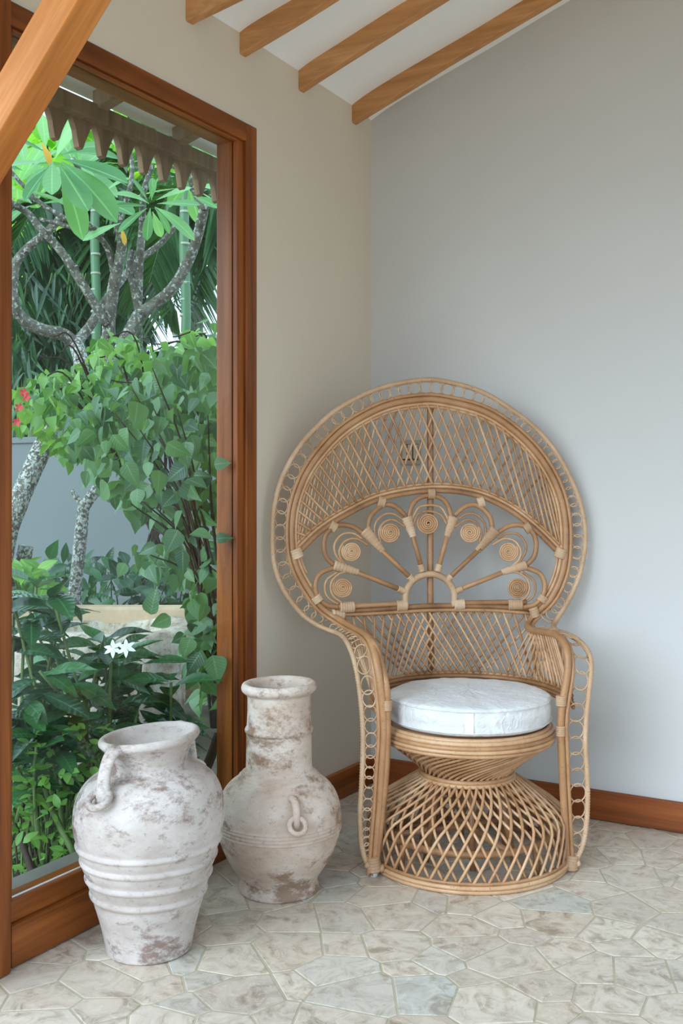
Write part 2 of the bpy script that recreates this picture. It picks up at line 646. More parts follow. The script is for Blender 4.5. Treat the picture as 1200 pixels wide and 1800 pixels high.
# rafters: one plank each, rough ends let into the wall
RAFT_Y = [-1.15, -0.877, -0.528, -0.152]
RAFT_A = [0.40, 0.18, 0.06, 0.025]
RAFT_LABEL = ['brown ceiling rafter farthest from the corner, cut by the top edge of the picture',
              'second brown rafter from the upper left of the white ceiling',
              'third brown rafter from the upper left of the white ceiling',
              'brown rafter nearest the right wall, running along its sloping top']
for k, y in enumerate(RAFT_Y):
    b = MB()
    L = ROOF_X - 0.05
    n = 24
    vs, fs = [], []
    for i in range(n + 1):
        x = -0.01 + L * (i / n) ** 1.5
        up = ZC + SL * x + 0.03
        wob = 0.006 * mnoise.noise(Vector((x * 4, k * 9.1, 0)))
        low = ZC + SL * x - 0.080 + 0.016 * min(max(x, 0) / 0.4, 1) + wob * 0.5
        yk, y = y, y + RAFT_A[k] * 0.5 * (1 - math.exp(-max(x, 0) / 0.5))
        vs += [(x, y, low), (x, y + 0.034, low), (x, y + 0.034 + wob * 0.4, up), (x, y + wob * 0.4, up)]
        y = yk
    for i in range(n):
        for q in range(4):
            a, c = i * 4 + q, i * 4 + (q + 1) % 4
            fs.append((a, c, c + 4, a + 4))
    fs += [(3, 2, 1, 0), (n * 4, n * 4 + 1, n * 4 + 2, n * 4 + 3)]
    b.add(vs, fs)
    o = b.build('rafter', M['rafter'], smooth=False, bevel=0.003, fix=True)
    tag(o, RAFT_LABEL[k], 'rafter', 'brown rafters under the white ceiling')

# the floor: grout bed and single flagstones
b = MB()
b.box((-0.005, ROOF_Y - 1.2, -0.08), (RW, 0, -0.0012))
floor = b.build('floor', M['grout'], smooth=False)
tag(floor, kind='structure')


def clip(poly, p, n):
    """keep the side of the line through p where n.(q-p) <= 0"""
    out = []
    m = len(poly)
    for i in range(m):
        a, c = poly[i], poly[(i + 1) % m]
        da = (a[0] - p[0]) * n[0] + (a[1] - p[1]) * n[1]
        dc = (c[0] - p[0]) * n[0] + (c[1] - p[1]) * n[1]
        if da <= 0:
            out.append(a)
        if (da < 0 < dc) or (dc < 0 < da):
            t = da / (da - dc)
            out.append((a[0] + (c[0] - a[0]) * t, a[1] + (c[1] - a[1]) * t))
    return out


rs = random.Random(41)
seeds = []
X0, X1, Y0, Y1 = 0.0, RW, ROOF_Y - 1.15, 0.0
tries = 0
while tries < 16000:
    tries += 1
    p = (rs.uniform(X0, X1), rs.uniform(Y0, Y1))
    dmin = rs.choice((0.095, 0.125, 0.155, 0.185))
    if all((p[0] - q[0]) ** 2 + (p[1] - q[1]) ** 2 > dmin ** 2 for q in seeds):
        seeds.append(p)
wts = [rs.uniform(-0.0055, 0.0055) for _ in seeds]
seedw = dict(zip(seeds, wts))
stones, rest = [], []
for i, p in enumerate(seeds):
    poly = [(X0, Y0), (X1, Y0), (X1, Y1), (X0, Y1)]
    for q in sorted(seeds, key=lambda q: (q[0] - p[0]) ** 2 + (q[1] - p[1]) ** 2)[1:22]:
        d = (q[0] - p[0], q[1] - p[1])
        L = math.hypot(*d)
        k = 0.5 + (seedw[p] - seedw[q]) / (2 * L * L)
        k = min(max(k, 0.22), 0.78)
        mid = (p[0] + d[0] * k, p[1] + d[1] * k)
        g = 0.0026
        poly = clip(poly, (mid[0] - d[0] / L * g, mid[1] - d[1] / L * g), (d[0] / L, d[1] / L))
        if len(poly) < 3:
            break
    if len(poly) < 3:
        continue
    # drop very short edges
    pp = []
    for v in poly:
        if not pp or math.hypot(v[0] - pp[-1][0], v[1] - pp[-1][1]) > 0.012:
            pp.append(v)
    if len(pp) < 3:
        continue
    # is any of it in front of the lens?
    c = Vector((p[0], p[1], 0)) - CAM
    dep = c.dot(FWD)
    seen = dep > 1.9
    if seen:
        px = 600 + FPX * c.dot(RGT) / dep
        py = 855 + FPX * CAM.z / dep
        seen = -60 <= px <= 1270 and py <= 1880
    (stones if seen else rest).append((p, pp))


def stone_mesh(p, pp):
    m = len(pp)
    vs = []
    h = 0.0
    tz = rs.uniform(-0.0006, 0.0006)
    for (s, z) in ((1.0, -0.006), (1.0, -0.0007), (None, 0.0)):
        for v in pp:
            dx, dy = v[0] - p[0], v[1] - p[1]
            L = math.hypot(dx, dy)
            k = 1.0 if s else max(0.3, (L - 0.0028) / L)
            vs.append((dx * k, dy * k, z + tz))
    fs = [tuple(range(2 * m, 3 * m))]
    for lv in range(2):
        for i in range(m):
            j = (i + 1) % m
            fs.append((lv * m + i, lv * m + j, (lv + 1) * m + j, (lv + 1) * m + i))
    return MB().add(vs, fs)


for p, pp in stones[:300]:
    o = stone_mesh(p, pp).build('flagstone', M['flag'], floor, smooth=False)
    o.location = (p[0], p[1], 0)

mb = MB()
for p, pp in stones[300:] + rest:
    q = stone_mesh(p, pp)
    mb.add([(x + p[0], y + p[1], z) for x, y, z in q.v], q.f)
o = mb.build('flagstone_field', M['flag'], floor, smooth=False)
o['kind'] = 'stuff'

# skirting boards
b = MB()
b.box((0.0, WY1 - 0.002, 0.002), (0.017, -0.0, 0.104))
tag(b.build('baseboard_left', M['frame_y'], smooth=False, bevel=0.004), kind='structure')
b = MB()
b.box((0.0, -0.017, 0.002), (RW, 0.0, 0.104))
tag(b.build('baseboard_right', M['base_x'], smooth=False, bevel=0.004), kind='structure')

# window: face frame, inner stop, glass on the room side, deep jamb behind it
win = thing('window_1', (0, 0, 0), None, None)
tag(win, kind='structure')
F = 0.058
GI0, GI1 = -1.805, -0.885        # clear glass, along the wall
GZ0, GZ1 = 0.157, 2.262


def wpart(name, a, c, mat, bev=0.003):
    return MB().box(a, c).build(name, mat, win, smooth=False, bevel=bev)


wpart('frame_stile', (-0.06, WY1 - F, 0.10), (0.008, WY1, WZ1), M['frame'])
wpart('frame_stile', (-0.06, WY0, 0.10), (0.008, WY0 + 0.012, WZ1), M['frame'])
wpart('frame_head', (-0.06, WY0 + 0.012, WZ1 - F), (0.008, WY1 - F, WZ1), M['frame_y'])
wpart('frame_foot', (-0.06, WY0 + 0.012, 0.002), (0.016, WY1 - 0.002, 0.104), M['frame_y'], 0.005)
wpart('bottom_rail', (-0.06, WY0 + 0.012, 0.104), (-0.001, WY1 - F, GZ0), M['frame_y'])
wpart('stop_bead', (-0.02, GI1 + 0.0, GZ0), (-0.002, WY1 - F, WZ1 - F), M['frame'])
wpart('stop_bead', (-0.02, WY0 + 0.012, GZ0), (-0.002, GI0, WZ1 - F), M['frame'])
wpart('stop_bead', (-0.02, GI0, GZ1), (-0.002, GI1, WZ1 - F), M['frame_y'])
wpart('jamb', (-0.085, GI1, GZ0 - 0.02), (-0.024, GI1 + 0.05, WZ1 - 0.03), M['frame'])
wpart('jamb', (-0.085, GI0 - 0.05, GZ0 - 0.02), (-0.024, GI0, WZ1 - 0.03), M['frame'])
wpart('jamb_head', (-0.085, GI0, GZ1), (-0.024, GI1, WZ1 - 0.03), M['frame_y'])
M['sill'] = mat_plaster('sill_grey', srgb(120, 116, 106), 0.12, 0.7, 8)
wpart('outer_sill', (-0.13, GI0, 0.05), (-0.026, GI1, GZ0 - 0.006), M['sill'])
wpart('glazing_bead', (-0.019, GI0, GZ0), (-0.016, GI1, GZ0 + 0.003), M['ceil'], 0.0)
b = MB().box((-0.023, GI0 - 0.01, GZ0 - 0.004), (-0.019, GI1 + 0.01, GZ1 + 0.01))
b.build('pane', M['glass'], win, smooth=False)
# white sealant line round the frame
b = MB()
b.box((0, WY1, 0.10), (0.004, WY1 + 0.006, WZ1 + 0.006))
b.box((0, WY0, WZ1), (0.004, WY1, WZ1 + 0.006))
b.build('sealant', mat_plain('sealant_white', (0.62, 0.62, 0.60), 0.6), win, smooth=False)

# column that ends the window wall, with its diagonal brace
b = MB().box((-0.10, -1.985, 0.002), (0.03, WY0 - 0.001, ZC + 0.02))
o = b.build('corner_post', M['frame'], smooth=False, bevel=0.005)
tag(o, 'brown wooden post at the left edge, beside the tall window', 'post')
b = MB()
bx = lambda s: (0.164 + 0.7071 * s, 1.937 + 0.7115 * s)
nrm = (-0.709, 0.705)
s1 = 1.36
w = 0.092
XE = 0.032
a0, a1 = bx((XE - 0.164) / 0.7071), bx(s1)
u1 = (a1[0] + nrm[0] * w, a1[1] + nrm[1] * w)
u0 = (XE, u1[1] - (u1[0] - XE) * 0.7115 / 0.7071)
b.prism([a0, a1, u1, u0], 1, -1.99, -1.912)
# own axes along the beam, so that the grain runs with it
o = b.build('diagonal_brace', M['brace'], smooth=False, bevel=0.004, fix=True)
mrot = Matrix.Rotation(-math.atan2(0.7115, 0.7071), 4, 'Y')
o.data.transform(mrot.inverted())
o.matrix_world = mrot
tag(o, 'thick orange-brown diagonal timber brace across the upper left corner', 'beam')

# eave outside: sloping soffit, beam and a row of pointed valance boards
EX = -0.6
b = MB()
b.prism([(EX - 0.02, 2.505), (-0.135, 2.585), (-0.135, 2.635), (EX - 0.02, 2.555)],
        1, -2.6, 0.9)
tag(b.build('soffit', M['soffit'], smooth=False), kind='structure')
eave = thing('eave_valance', (EX, 0, 2.3), 'dark wooden valance of pointed boards hanging from the eave outside the window', 'valance')
yy = -2.45
bm = MB()
hh = 0.152
wd = 0.1095
prof = [(0.0, hh), (0.0, 0.10), (0.012, 0.088), (0.028, 0.055), (0.034, 0.022), (0.040, 0.0), (0.055, -0.006), (0.062, 0.004),
        (0.072, 0.030), (0.085, 0.055), (0.1, 0.082), (wd - 0.003, 0.105), (wd - 0.003, hh)]
bm.prism([(y, z) for y, z in prof], 0, -0.012, 0.012)
vmesh = bm.mesh('valance_board', False)
bb = bmesh.new(); bb.from_mesh(vmesh); bmesh.ops.recalc_face_normals(bb, faces=bb.faces); bb.to_mesh(vmesh); bb.free()
while yy < 0.6:
    o = link('valance_board', vmesh, M['eave'], eave)
    o.location = (0, yy, 0.012)
    yy += wd
MB().box((-0.03, -2.5, 0.108), (0.05, 0.7, 0.166)).build('eave_beam', M['eave'], eave, smooth=False, bevel=0.004)
yy = -2.2
while yy < 0.6:
    bmx = MB().prism([(0.03, 0.15), (0.22, 0.20), (0.22, 0.255), (0.03, 0.215)], 1, yy, yy + 0.05)
    bmx.build('rafter_tail', M['eave'], eave, smooth=False)
    yy += 0.42

# wall socket behind the lattice
sk = thing('wall_socket', (0.1745, 0, 1.29), 'square double wall socket with beige plate seen through the chair lattice', 'socket')
M['sock'] = mat_plain('socket_plate', srgb(182, 168, 150), 0.4)
M['sock2'] = mat_plain('socket_module', srgb(206, 192, 172), 0.35)
M['sockd'] = mat_plain('socket_dark', srgb(58, 50, 44), 0.5)
MB().box((-0.042, -0.010, -0.048), (0.042, 0, 0.048)).build('plate', M['sock'], sk, smooth=False, bevel=0.003)
MB().box((-0.034, -0.0115, -0.030), (0.036, -0.009, 0.032)).build('inner_frame', M['sockd'], sk, smooth=False)
for k, x in enumerate((-0.032, -0.008, 0.016)):
    MB().box((x, -0.0135, -0.024), (x + 0.019, -0.011, 0.030)).build('module', M['sock2'], sk, smooth=False, bevel=0.001)

# unseen paving added outside the open sides, bouncing warm light up the walls
M['bounce_deck'] = mat_plaster('bounce_paving', (0.56, 0.39, 0.23), 0.1, 0.85, 0.7)
b = MB()
b.box((-0.14, -14, -0.12), (12, ROOF_Y - 1.2, -0.01))
b.box((RW, ROOF_Y - 1.2, -0.12), (12, 2, -0.01))
b.box((-6, -14, -0.12), (-0.14, -2.4, -0.01))
tag(b.build('bounce_floor', M['bounce_deck'], smooth=False), kind='structure')


# ================================================================== peacock chair
CB = Vector((0.652, -0.569, 0.0))
CROT = R(40.3)
chair = thing('peacock_chair', CB, 'honey rattan peacock chair with a round fan back standing in the corner', 'chair', rz=CROT)
M['rattan'] = mat_rattan('rattan_cane', *RATTAN)
M['rattan_d'] = mat_rattan('rattan_pole', *RATTAN_POLE)
M['rattan_w'] = mat_rattan('rattan_wrap', *RATTAN_WRAP, rough=0.6)
_rc = Matrix.Rotation(-CROT, 3, 'Z')
LC = _rc @ (CAM - CB)


def _dir(px, py):
    return _rc @ (FWD + (px - 600) / FPX * RGT + Vector((0, 0, (855 - py) / FPX)))


def cp(px, py, yl):
    """chair-local point on the upright plane y = yl"""
    d = _dir(px, py)
    return LC + d * ((yl - LC.y) / d.y)


def fan_y(x, z):
    return 0.34 + 0.06 * (z - 0.9) - 0.285 * (x + 0.028) ** 2


def cf(px, py, off=0.0):
    y = 0.33
    for _ in range(6):
        p = cp(px, py, y)
        y = fan_y(p.x, p.z) + off
    return cp(px, py, y)


def cfs(pts, off=0.0):
    return [cf(x, y, off) for x, y in pts]


def cane(name, pts, r, mat='rattan', n=6, closed=False, parent=None, **kw):
    return MB().tube(pts, r, n, closed, **kw).build(name, M[mat], parent or chair)


def offset_path(pts, d, up=Vector((0, -1, 0))):
    """shift a path sideways within the surface it lies in"""
    out = []
    m = len(pts)
    for i in range(m):
        t = (pts[min(i + 1, m - 1)] - pts[max(i - 1, 0)]).normalized()
        s = -t.cross(up).normalized()
        out.append(pts[i] + s * d)
    return out


# --- outer wrapped rod and inner rim: fan, then arm, then front leg
L_OUT = [(753, 667), (700, 674), (646.7, 690), (593, 719), (561, 746), (529, 780.7), (502.7, 823), (488, 860.7), (480, 903), (478.7, 943), (480, 983), (487, 1012), (503, 1045), (532, 1082)]
R_OUT = [(753, 667), (793, 672.7), (847, 688.7), (900, 720.7), (942.7, 754), (980, 799), (1006.7, 850), (1022.7, 895), (1029, 943), (1025, 983), (1018.7, 1010), (1007, 1040), (995, 1063), (980, 1086)]
L_IN = [(753, 701), (700, 707), (662.7, 719), (620, 742), (588, 767), (553, 807), (532, 842), (517, 884.7), (512, 916.7), (512, 956.7), (516, 986), (527, 1013), (543, 1040), (565, 1070)]
R_IN = [(753, 701), (766.7, 702), (820, 712.7), (860, 727), (900, 754), (937, 788.7), (966.7, 831), (985, 874), (993, 916.7), (994, 956.7), (990.7, 996.7), (980, 1030), (963, 1059), (944, 1074)]
YL, YR = -0.113, -0.165      # front leg planes
L_ARM = [(585, 1083, 0.285), (598, 1091, 0.25), (615, 1101, 0.19), (632, 1110, 0.11), (646, 1119, 0.03), (654, 1133, -0.04), (660, 1153, -0.085), (665, 1182, YL),
         (670, 1215, YL), (673, 1244, YL), (675, 1293, YL), (671, 1347, YL), (667, 1418, YL), (662, 1470, YL), (659, 1515, YL), (656, 1538, YL)]
R_ARM = [(931, 1089, 0.295), (926, 1101, 0.25), (936, 1108, 0.17), (955, 1111, 0.06), (975, 1115, -0.05), (990, 1128, -0.12), (998, 1150, -0.155), (998, 1177, YR),
         (993, 1210, YR), (988, 1237, YR), (985, 1263, YR), (985, 1293, YR), (987, 1329, YR), (989, 1382, YR), (992, 1436, YR), (994, 1489, YR), (997, 1527, YR)]
LO_ARM = [(565, 1103, 0.25), (590, 1112, 0.20), (604, 1120, 0.12), (615, 1139, 0.03), (623, 1162, -0.03), (629, 1192, -0.06), (635, 1240, -0.08), (638, 1293, -0.09), (637, 1347, -0.10),
          (635, 1391, -0.10), (632, 1435, -0.105), (634, 1480, -0.11), (641, 1510, YL), (649, 1526, YL), (655, 1533, YL)]
RO_ARM = [(972, 1099, 0.24), (978, 1109, 0.12), (993, 1114, 0.02), (1013, 1123, -0.06), (1032, 1141, -0.11), (1039, 1163, -0.14), (1037, 1197, YR), (1033, 1230, YR), (1030, 1263, YR), (1028, 1293, YR),
          (1029, 1325, YR), (1032, 1371, YR), (1032, 1418, YR), (1030, 1453, YR), (1023, 1489, YR), (1011, 1514, YR), (1001, 1523, YR)]


def armpts(a):
    return [cp(x, y, yl) for x, y, yl in a]


def side_path(fan, arm, off=0.0):
    f = cfs(fan, off)
    return catmull(f + armpts(arm), 8)




def whole(lf, la, rf, ra, off=0.0, step=0.012):
    ctrl = list(reversed(cfs(lf, off) + armpts(la))) + (cfs(rf, off) + armpts(ra))[1:]
    P = Path(catmull(ctrl, 8))
    n = int(P.len / step)
    q = [P.at(P.len * i / n) for i in range(n + 1)]
    for _ in range(6):
        q = [q[0]] + [(q[i - 1] + q[i] * 2 + q[i + 1]) / 4 for i in range(1, n)] + [q[-1]]
    return q


inner = whole(L_IN, L_ARM, R_IN, R_ARM)
outer = whole(L_OUT, LO_ARM, R_OUT, RO_ARM, -0.005)
cane('rim_pole', inner, 0.0115, 'rattan_d', 10)


def normal_side(path_pts, ref_pts, d, fwd=0.0):
    """shift a path towards (or away from) the nearest point of another path"""
    out = []
    refs = [Vector(p) for p in ref_pts]
    m = len(path_pts)
    for i, p in enumerate(path_pts):
        j = min(range(len(refs)), key=lambda q: (refs[q] - p).length_squared)
        t = (path_pts[min(i + 1, m - 1)] - path_pts[max(i - 1, 0)]).normalized()
        s = refs[j] - p
        s = s - s.dot(t) * t
        if s.length < 1e-4:
            s = t.orthogonal()
        out.append(p + s.normalized() * d + Vector((0, -fwd, 0)))
    # smooth
    for _ in range(4):
        out = [out[0]] + [(out[i - 1] + out[i] * 2 + out[i + 1]) / 4 for i in range(1, m - 1)] + [out[-1]]
    return out


cane('rim_cane', normal_side(inner, outer, 0.0165, 0.004), 0.0062, 'rattan_d', 8)
nl = int(len(inner) * 0.27)
nr = int(len(inner) * 0.735)
cane('rim_cane', normal_side(inner, outer, -0.016, 0.003)[nl:nr], 0.0058, 'rattan', 8)
cane('rim_cane', normal_side(inner, outer, -0.0255, 0.0)[nl + 4:nr - 4], 0.005, 'rattan', 8)


# wrapped rod: each turn of the wrapping is a slight swelling
def ridged(pts_path, r, pitch=0.0085, amp=0.0011):
    n = int(pts_path.len / (pitch / 2))
    pts = [pts_path.at(pts_path.len * i / n) for i in range(n + 1)]
    rr = [r + (amp if i % 2 else -amp) for i in range(n + 1)]
    return pts, rr


OP = Path(outer)
pts, rr = ridged(OP, 0.0082)
MB().tube(pts, rr, 8).build('wrapped_rod', M['rattan_w'], chair)

# --- rings between the two
IP = Path(inner)


def pair_mid(so):
    p = OP.at(so)
    best = min(range(0, len(inner)), key=lambda j: (inner[j] - p).length_squared)
    q = inner[best]
    return p, q


rng_s = 0.045
ringno = 0
ring_list = []
while rng_s < OP.len - 0.03:
    p, q = pair_mid(rng_s)
    d = (p - q)
    gap = d.length
    if 0.028 < gap < 0.14:
        dn = d.normalized()
        a, c = q + dn * 0.0205, p - dn * 0.0065
        rad = (c - a).length / 2
        rad = min(max(rad, 0.008), 0.036)
        ctr = (a + c) / 2
        t = OP.tan(rng_s)
        t = (t - t.dot(dn) * dn).normalized()
        ring_list.append((ctr, dn, t, rad, min(max(rad * 1.18, 0.012), 0.0275) if rad > 0.012 else max(rad * 1.4, 0.01)))
        rng_s += ring_list[-1][4] * 1.74
    else:
        rng_s += 0.02
for i, (ctr, dn, t, rad, rt) in enumerate(ring_list):
    nn = dn.cross(t).normalized()
    lift = 0.0016 if i % 2 else -0.0016
    pts = [ctr + rad * math.cos(a) * dn + rt * math.sin(a) * t + nn * lift * math.cos(2 * a) for a in [2 * PI * k / 22 for k in range(22)]]
    cane('ring', pts, 0.0023, 'rattan_w', 5, True)

# --- lens arc across the fan
ARC = [(519, 972), (560, 932), (610, 900), (670, 873), (755, 859), (830, 865), (890, 889), (940, 926), (987, 972)]
arc = catmull(cfs(ARC, -0.004), 8)
upv = Vector((0, -1, 0))
cane('arc_rail', offset_path(arc, -0.008), 0.0085, 'rattan_d', 8)
cane('arc_rail', offset_path(arc, 0.0068), 0.0055, 'rattan', 8)
cane('arc_rail', offset_path(arc, 0.0165), 0.0046, 'rattan', 8)
AP = Path(offset_path(arc, 0.019))

# --- fan lattice: two layers of canes from the rim down to the arc
rim_arc_src = normal_side(inner, outer, -0.022)
# portion of the rim above the arc ends
a0 = min(range(len(inner)), key=lambda j: (inner[j] - arc[0]).length_squared)
a1 = min(range(len(inner)), key=lambda j: (inner[j] - arc[-1]).length_squared)
RP = Path(rim_arc_src[min(a0, a1):max(a0, a1) + 1])
KEY = [(0, 0.01), (0.118, 0.137), (0.27, 0.30), (0.417, 0.49), (0.6, 0.74), (0.79, 0.955), (0.84, 0.99)]


def kmap(s):
    for (x0, y0), (x1, y1) in zip(KEY, KEY[1:]):
        if x0 <= s <= x1:
            return lerp(y0, y1, (s - x0) / (x1 - x0))
    return 1.0


nc = 40
flip = RP.p[0].x > 0
for layer in (0, 1):
    for i in range(nc):
        s = 0.022 + i * 0.0228
        if s > 0.835:
            break
        u, v = s, kmap(s)
        if layer:
            u, v = 1 - u, 1 - v
        a, c = RP.u(u), AP.u(v)
        off = Vector((0, -0.0042 if layer == 0 else 0.0042, 0))
        d = (c - a).normalized()
        a = a - d * 0.006 + off
        c = c + d * 0.004 + off
        mid = (a + c) / 2
        mid.y = (mid.y + fan_y(mid.x, mid.z) + off.y) / 2
        cane('fan_cane', catmull([a, mid, c], 3), 0.0041, 'rattan', 6)

# --- petals: thick arches, double hoops and coiled scrolls
AXM = 755.5


def mir(pts):
    return [(2 * AXM - x, y) for x, y in pts]


PET_ARCH = [[(586, 998), (563, 1008), (554, 1027), (558, 1048), (573, 1063), (594, 1067)],
            [(637, 937), (617, 925), (592, 924), (573.5, 938.6), (569, 960), (573, 979), (586, 993)],
            [(712, 906), (695, 891), (678, 887), (663, 894.5), (650, 910), (646, 930)],
            ]
PET_H1 = [[(592, 1006), (574.5, 1019), (570.7, 1034), (576, 1050), (594, 1062)],
          [(636, 947), (620.5, 937.6), (601, 939.5), (588, 956), (589, 973), (600, 990)],
          [(709, 915), (693, 904), (676, 904), (661, 917.5), (658, 935), (664, 953)]]
PET_H2 = [[(626, 1007), (603, 1006), (586, 1017), (581, 1032.5), (586, 1048), (602, 1060)],
          [(646, 958), (626, 947), (607, 951), (596.5, 967), (599, 983), (610, 994)],
          [(712, 926), (691, 914), (674, 919), (665.5, 935), (669, 955)]]
SCROLL = [((602, 1033), 17.5), ((617.5, 969.5), 17), ((685.5, 936), 17.5)]
C_ARCH = [(718, 910), (724, 889), (735.5, 876), (755.5, 871), (775.5, 876), (787, 889), (793, 910)]
C_H1 = [(724, 912), (735.5, 892.6), (755, 888), (775, 892.6), (787, 912)]
C_H2 = [(726, 922), (734, 905), (752, 898.5), (774, 905), (785, 922)]


def scroll(c, rpx, flipx=False, turns=4.6):
    n = int(turns * 20)
    pts = []
    for i in range(n + 1):
        t = i / n
        a = 2 * PI * turns * t
        rad = rpx * (0.09 + 0.91 * t)
        x = math.cos(a) * rad * (-1 if flipx else 1)
        pts.append(cf(c[0] + x, c[1] + math.sin(a) * rad, -0.012))
    MB().tube(pts, 0.0039, 6).build('scroll', M['rattan'], chair)


def petal(arch, h1, h2):
    cane('petal_arch', catmull(cfs(arch, -0.008), 8), 0.0085, 'rattan_d', 8)
    cane('petal_hoop', catmull(cfs(h1, -0.010), 8), 0.0042, 'rattan', 6)
    cane('petal_hoop', catmull(cfs(h2, -0.011), 8), 0.0042, 'rattan', 6)


for k in range(3):
    petal(PET_ARCH[k], PET_H1[k], PET_H2[k])
    petal(mir(PET_ARCH[k]), mir(PET_H1[k]), mir(PET_H2[k]))
    (cx, cy), r = SCROLL[k]
    scroll((cx, cy), r)
    scroll((2 * AXM - cx, cy), r, True)
petal(C_ARCH, C_H1, C_H2)
scroll((752, 920), 18.5)

# --- hub arch, spokes
HUB = [(713, 1066), (713, 1042), (721, 1026), (735.5, 1014), (755.5, 1009), (775.5, 1014), (790, 1026), (798, 1042), (798, 1066)]
cane('hub_arch', catmull(cfs(HUB, -0.006), 6), 0.0115, 'rattan_w', 8)
SPOKE = [((710, 1039), (622, 1004)), ((727, 1021), (664, 961)), ((742, 1004), (722, 930))]
BIND = []


def bind(p, q, w, deep=0.011, turns=6, name='binding', mat='rattan_w'):
    """flat cane strips wound round from p to q; w is the half width at both ends"""
    w0, w1 = w if isinstance(w, tuple) else (w, w)
    n = turns * 3
    pts, rr = [], []
    for i in range(n + 1):
        t = i / n
        pts.append(p.lerp(q, t))
        rr.append(lerp(w0, w1, t) + (0.0012 if i % 3 == 1 else -0.0008 if i % 3 == 0 else 0.0008))
    ax = (q - p).normalized()
    side = ax.cross(Vector((0, 1, 0)))
    MB().tube(pts, rr, 10, flat=min(1.0, deep / max(w0, w1)), side=side).build(name, M[mat], chair)


for (h, e) in SPOKE:
    for f in (lambda p: p, lambda p: (2 * AXM - p[0], p[1])):
        a, c = cf(*f(h), -0.006), cf(*f(e), -0.008)
        cane('spoke', [a, (a + c) / 2, c], 0.0085, 'rattan_d', 8)
        d = (c - a).normalized()
        bind(a - d * 0.002, a + d * 0.024, 0.0115, 0.0115, 5)
BT = [((630, 1006), (586, 993), 0.011, 0.018), ((673, 969), (640, 931), 0.011, 0.022), ((726, 944), (714, 909), 0.011, 0.020)]
for e, f_, w0, w1 in BT:
    for f in (lambda p: p, lambda p: (2 * AXM - p[0], p[1])):
        bind(cf(*f(e), -0.009), cf(*f(f_), -0.009), (w0, w1), 0.013, 8)
# ties of arches to the arc, the rim and the waist rail
for (x, y, dx, dy) in [(670, 883, 0.3, -1), (758, 868, 0, -1), (845, 883, -0.3, -1), (585, 926, 0.6, -1), (927, 928, -0.6, -1),
                       (557, 1053, -1, 0.7), (953, 1053, 1, 0.7)]:
    L = math.hypot(dx, dy)
    ux, uy = dx / L, dy / L
    # wound across the two canes, so the wrap's own axis runs along them
    tx, ty = -uy, ux
    bind(cf(x - tx * 6, y - ty * 6, -0.007), cf(x + tx * 6, y + ty * 6, -0.007), 0.0185, 0.013, 4)
for x0, x1, y in [(597, 622, 1067), (697, 715, 1064), (798, 816, 1062), (893, 918, 1062)]:
    bind(cf(x0, y + 1, -0.006), cf(x1, y, -0.006), 0.019, 0.015, 6)
for x, y, dx in [(521, 973, 1), (984, 973, -1)]:
    bind(cf(x - 3 * dx, y - 8, -0.004), cf(x + 3 * dx, y + 8, -0.004), 0.021, 0.019, 4)

# --- waist rails
WR1 = [(588, 1067), (650, 1064), (712, 1061)]
cane('waist_rail', catmull(cfs(WR1, -0.007), 6), 0.0088, 'rattan_d', 8)
cane('waist_rail', catmull(cfs([(798, 1060), (860, 1059), (925, 1058)], -0.007), 6), 0.0088, 'rattan_d', 8)
WR2 = [(590, 1074), (650, 1072), (755, 1065), (860, 1066), (930, 1070)]
WR3 = [(592, 1081), (650, 1079), (755, 1073), (860, 1073), (930, 1078)]
cane('waist_rail', catmull(cfs(WR2, -0.002), 6), 0.0092, 'rattan_d', 8)
cane('waist_rail', catmull(cfs(WR3, -0.004), 6), 0.0065, 'rattan', 8)
bind(cf(583, 1078, -0.012), cf(604, 1083, -0.006), 0.014, 0.015, 4)
bind(cf(936, 1068, -0.012), cf(942, 1084, -0.006), 0.016, 0.015, 4)

# --- back pole and rear legs
bp = [cf(756, 700, 0.018), cf(756, 860, 0.018), cf(756, 1065, 0.018), cp(758, 1180, 0.345)]
bt = Vector((bp[3].x - 0.002, 0.335, 0.35))
cane('back_pole', catmull(bp + [bt, Vector((bt.x, 0.315, 0.012))], 6), 0.0115, 'rattan_d', 8)
for p0, p1 in (((-0.235, 0.20, 0.40), (-0.235, 0.235, 0.004)), ((0.168, 0.215, 0.40), (0.185, 0.24, 0.004))):
    cane('rear_leg', [Vector(p0), Vector(p0).lerp(Vector(p1), 0.5), Vector(p1)], 0.0115, 'rattan_d', 8)

# --- arm and lower back: lattice between the arm rail and the seat rail
fr_l = [p for p in catmull(armpts(L_ARM[:9]), 4)]
fr_r = [p for p in catmull(armpts(R_ARM[:9]), 4)]
top_pts = list(reversed(fr_l)) + catmull(cfs(WR3[0:], 0.004), 6) + fr_r
SR, SZ = 0.297, 0.512


def pang(p):
    a = math.degrees(math.atan2(p.y, p.x))
    return a + 360 if a < -90 else a


tp = sorted([(pang(p), p) for p in top_pts], key=lambda q: q[0])


def top_at(a):
    if a <= tp[0][0]:
        return tp[0][1].copy()
    for (a0_, p0), (a1_, p1) in zip(tp, tp[1:]):
        if a0_ <= a <= a1_:
            return p0.lerp(p1, (a - a0_) / (a1_ - a0_ + 1e-9))
    return tp[-1][1].copy()


A_R, A_L = -27.0, 199.0


def rail_at(a, dz=0.0, dr=0.0):
    r = SR + dr
    if a < 0:
        r += 0.0009 * (-a)
    if a > 180:
        r += 0.0011 * (a - 180)
    return Vector((r * math.cos(R(a)), r * math.sin(R(a)), SZ + dz))


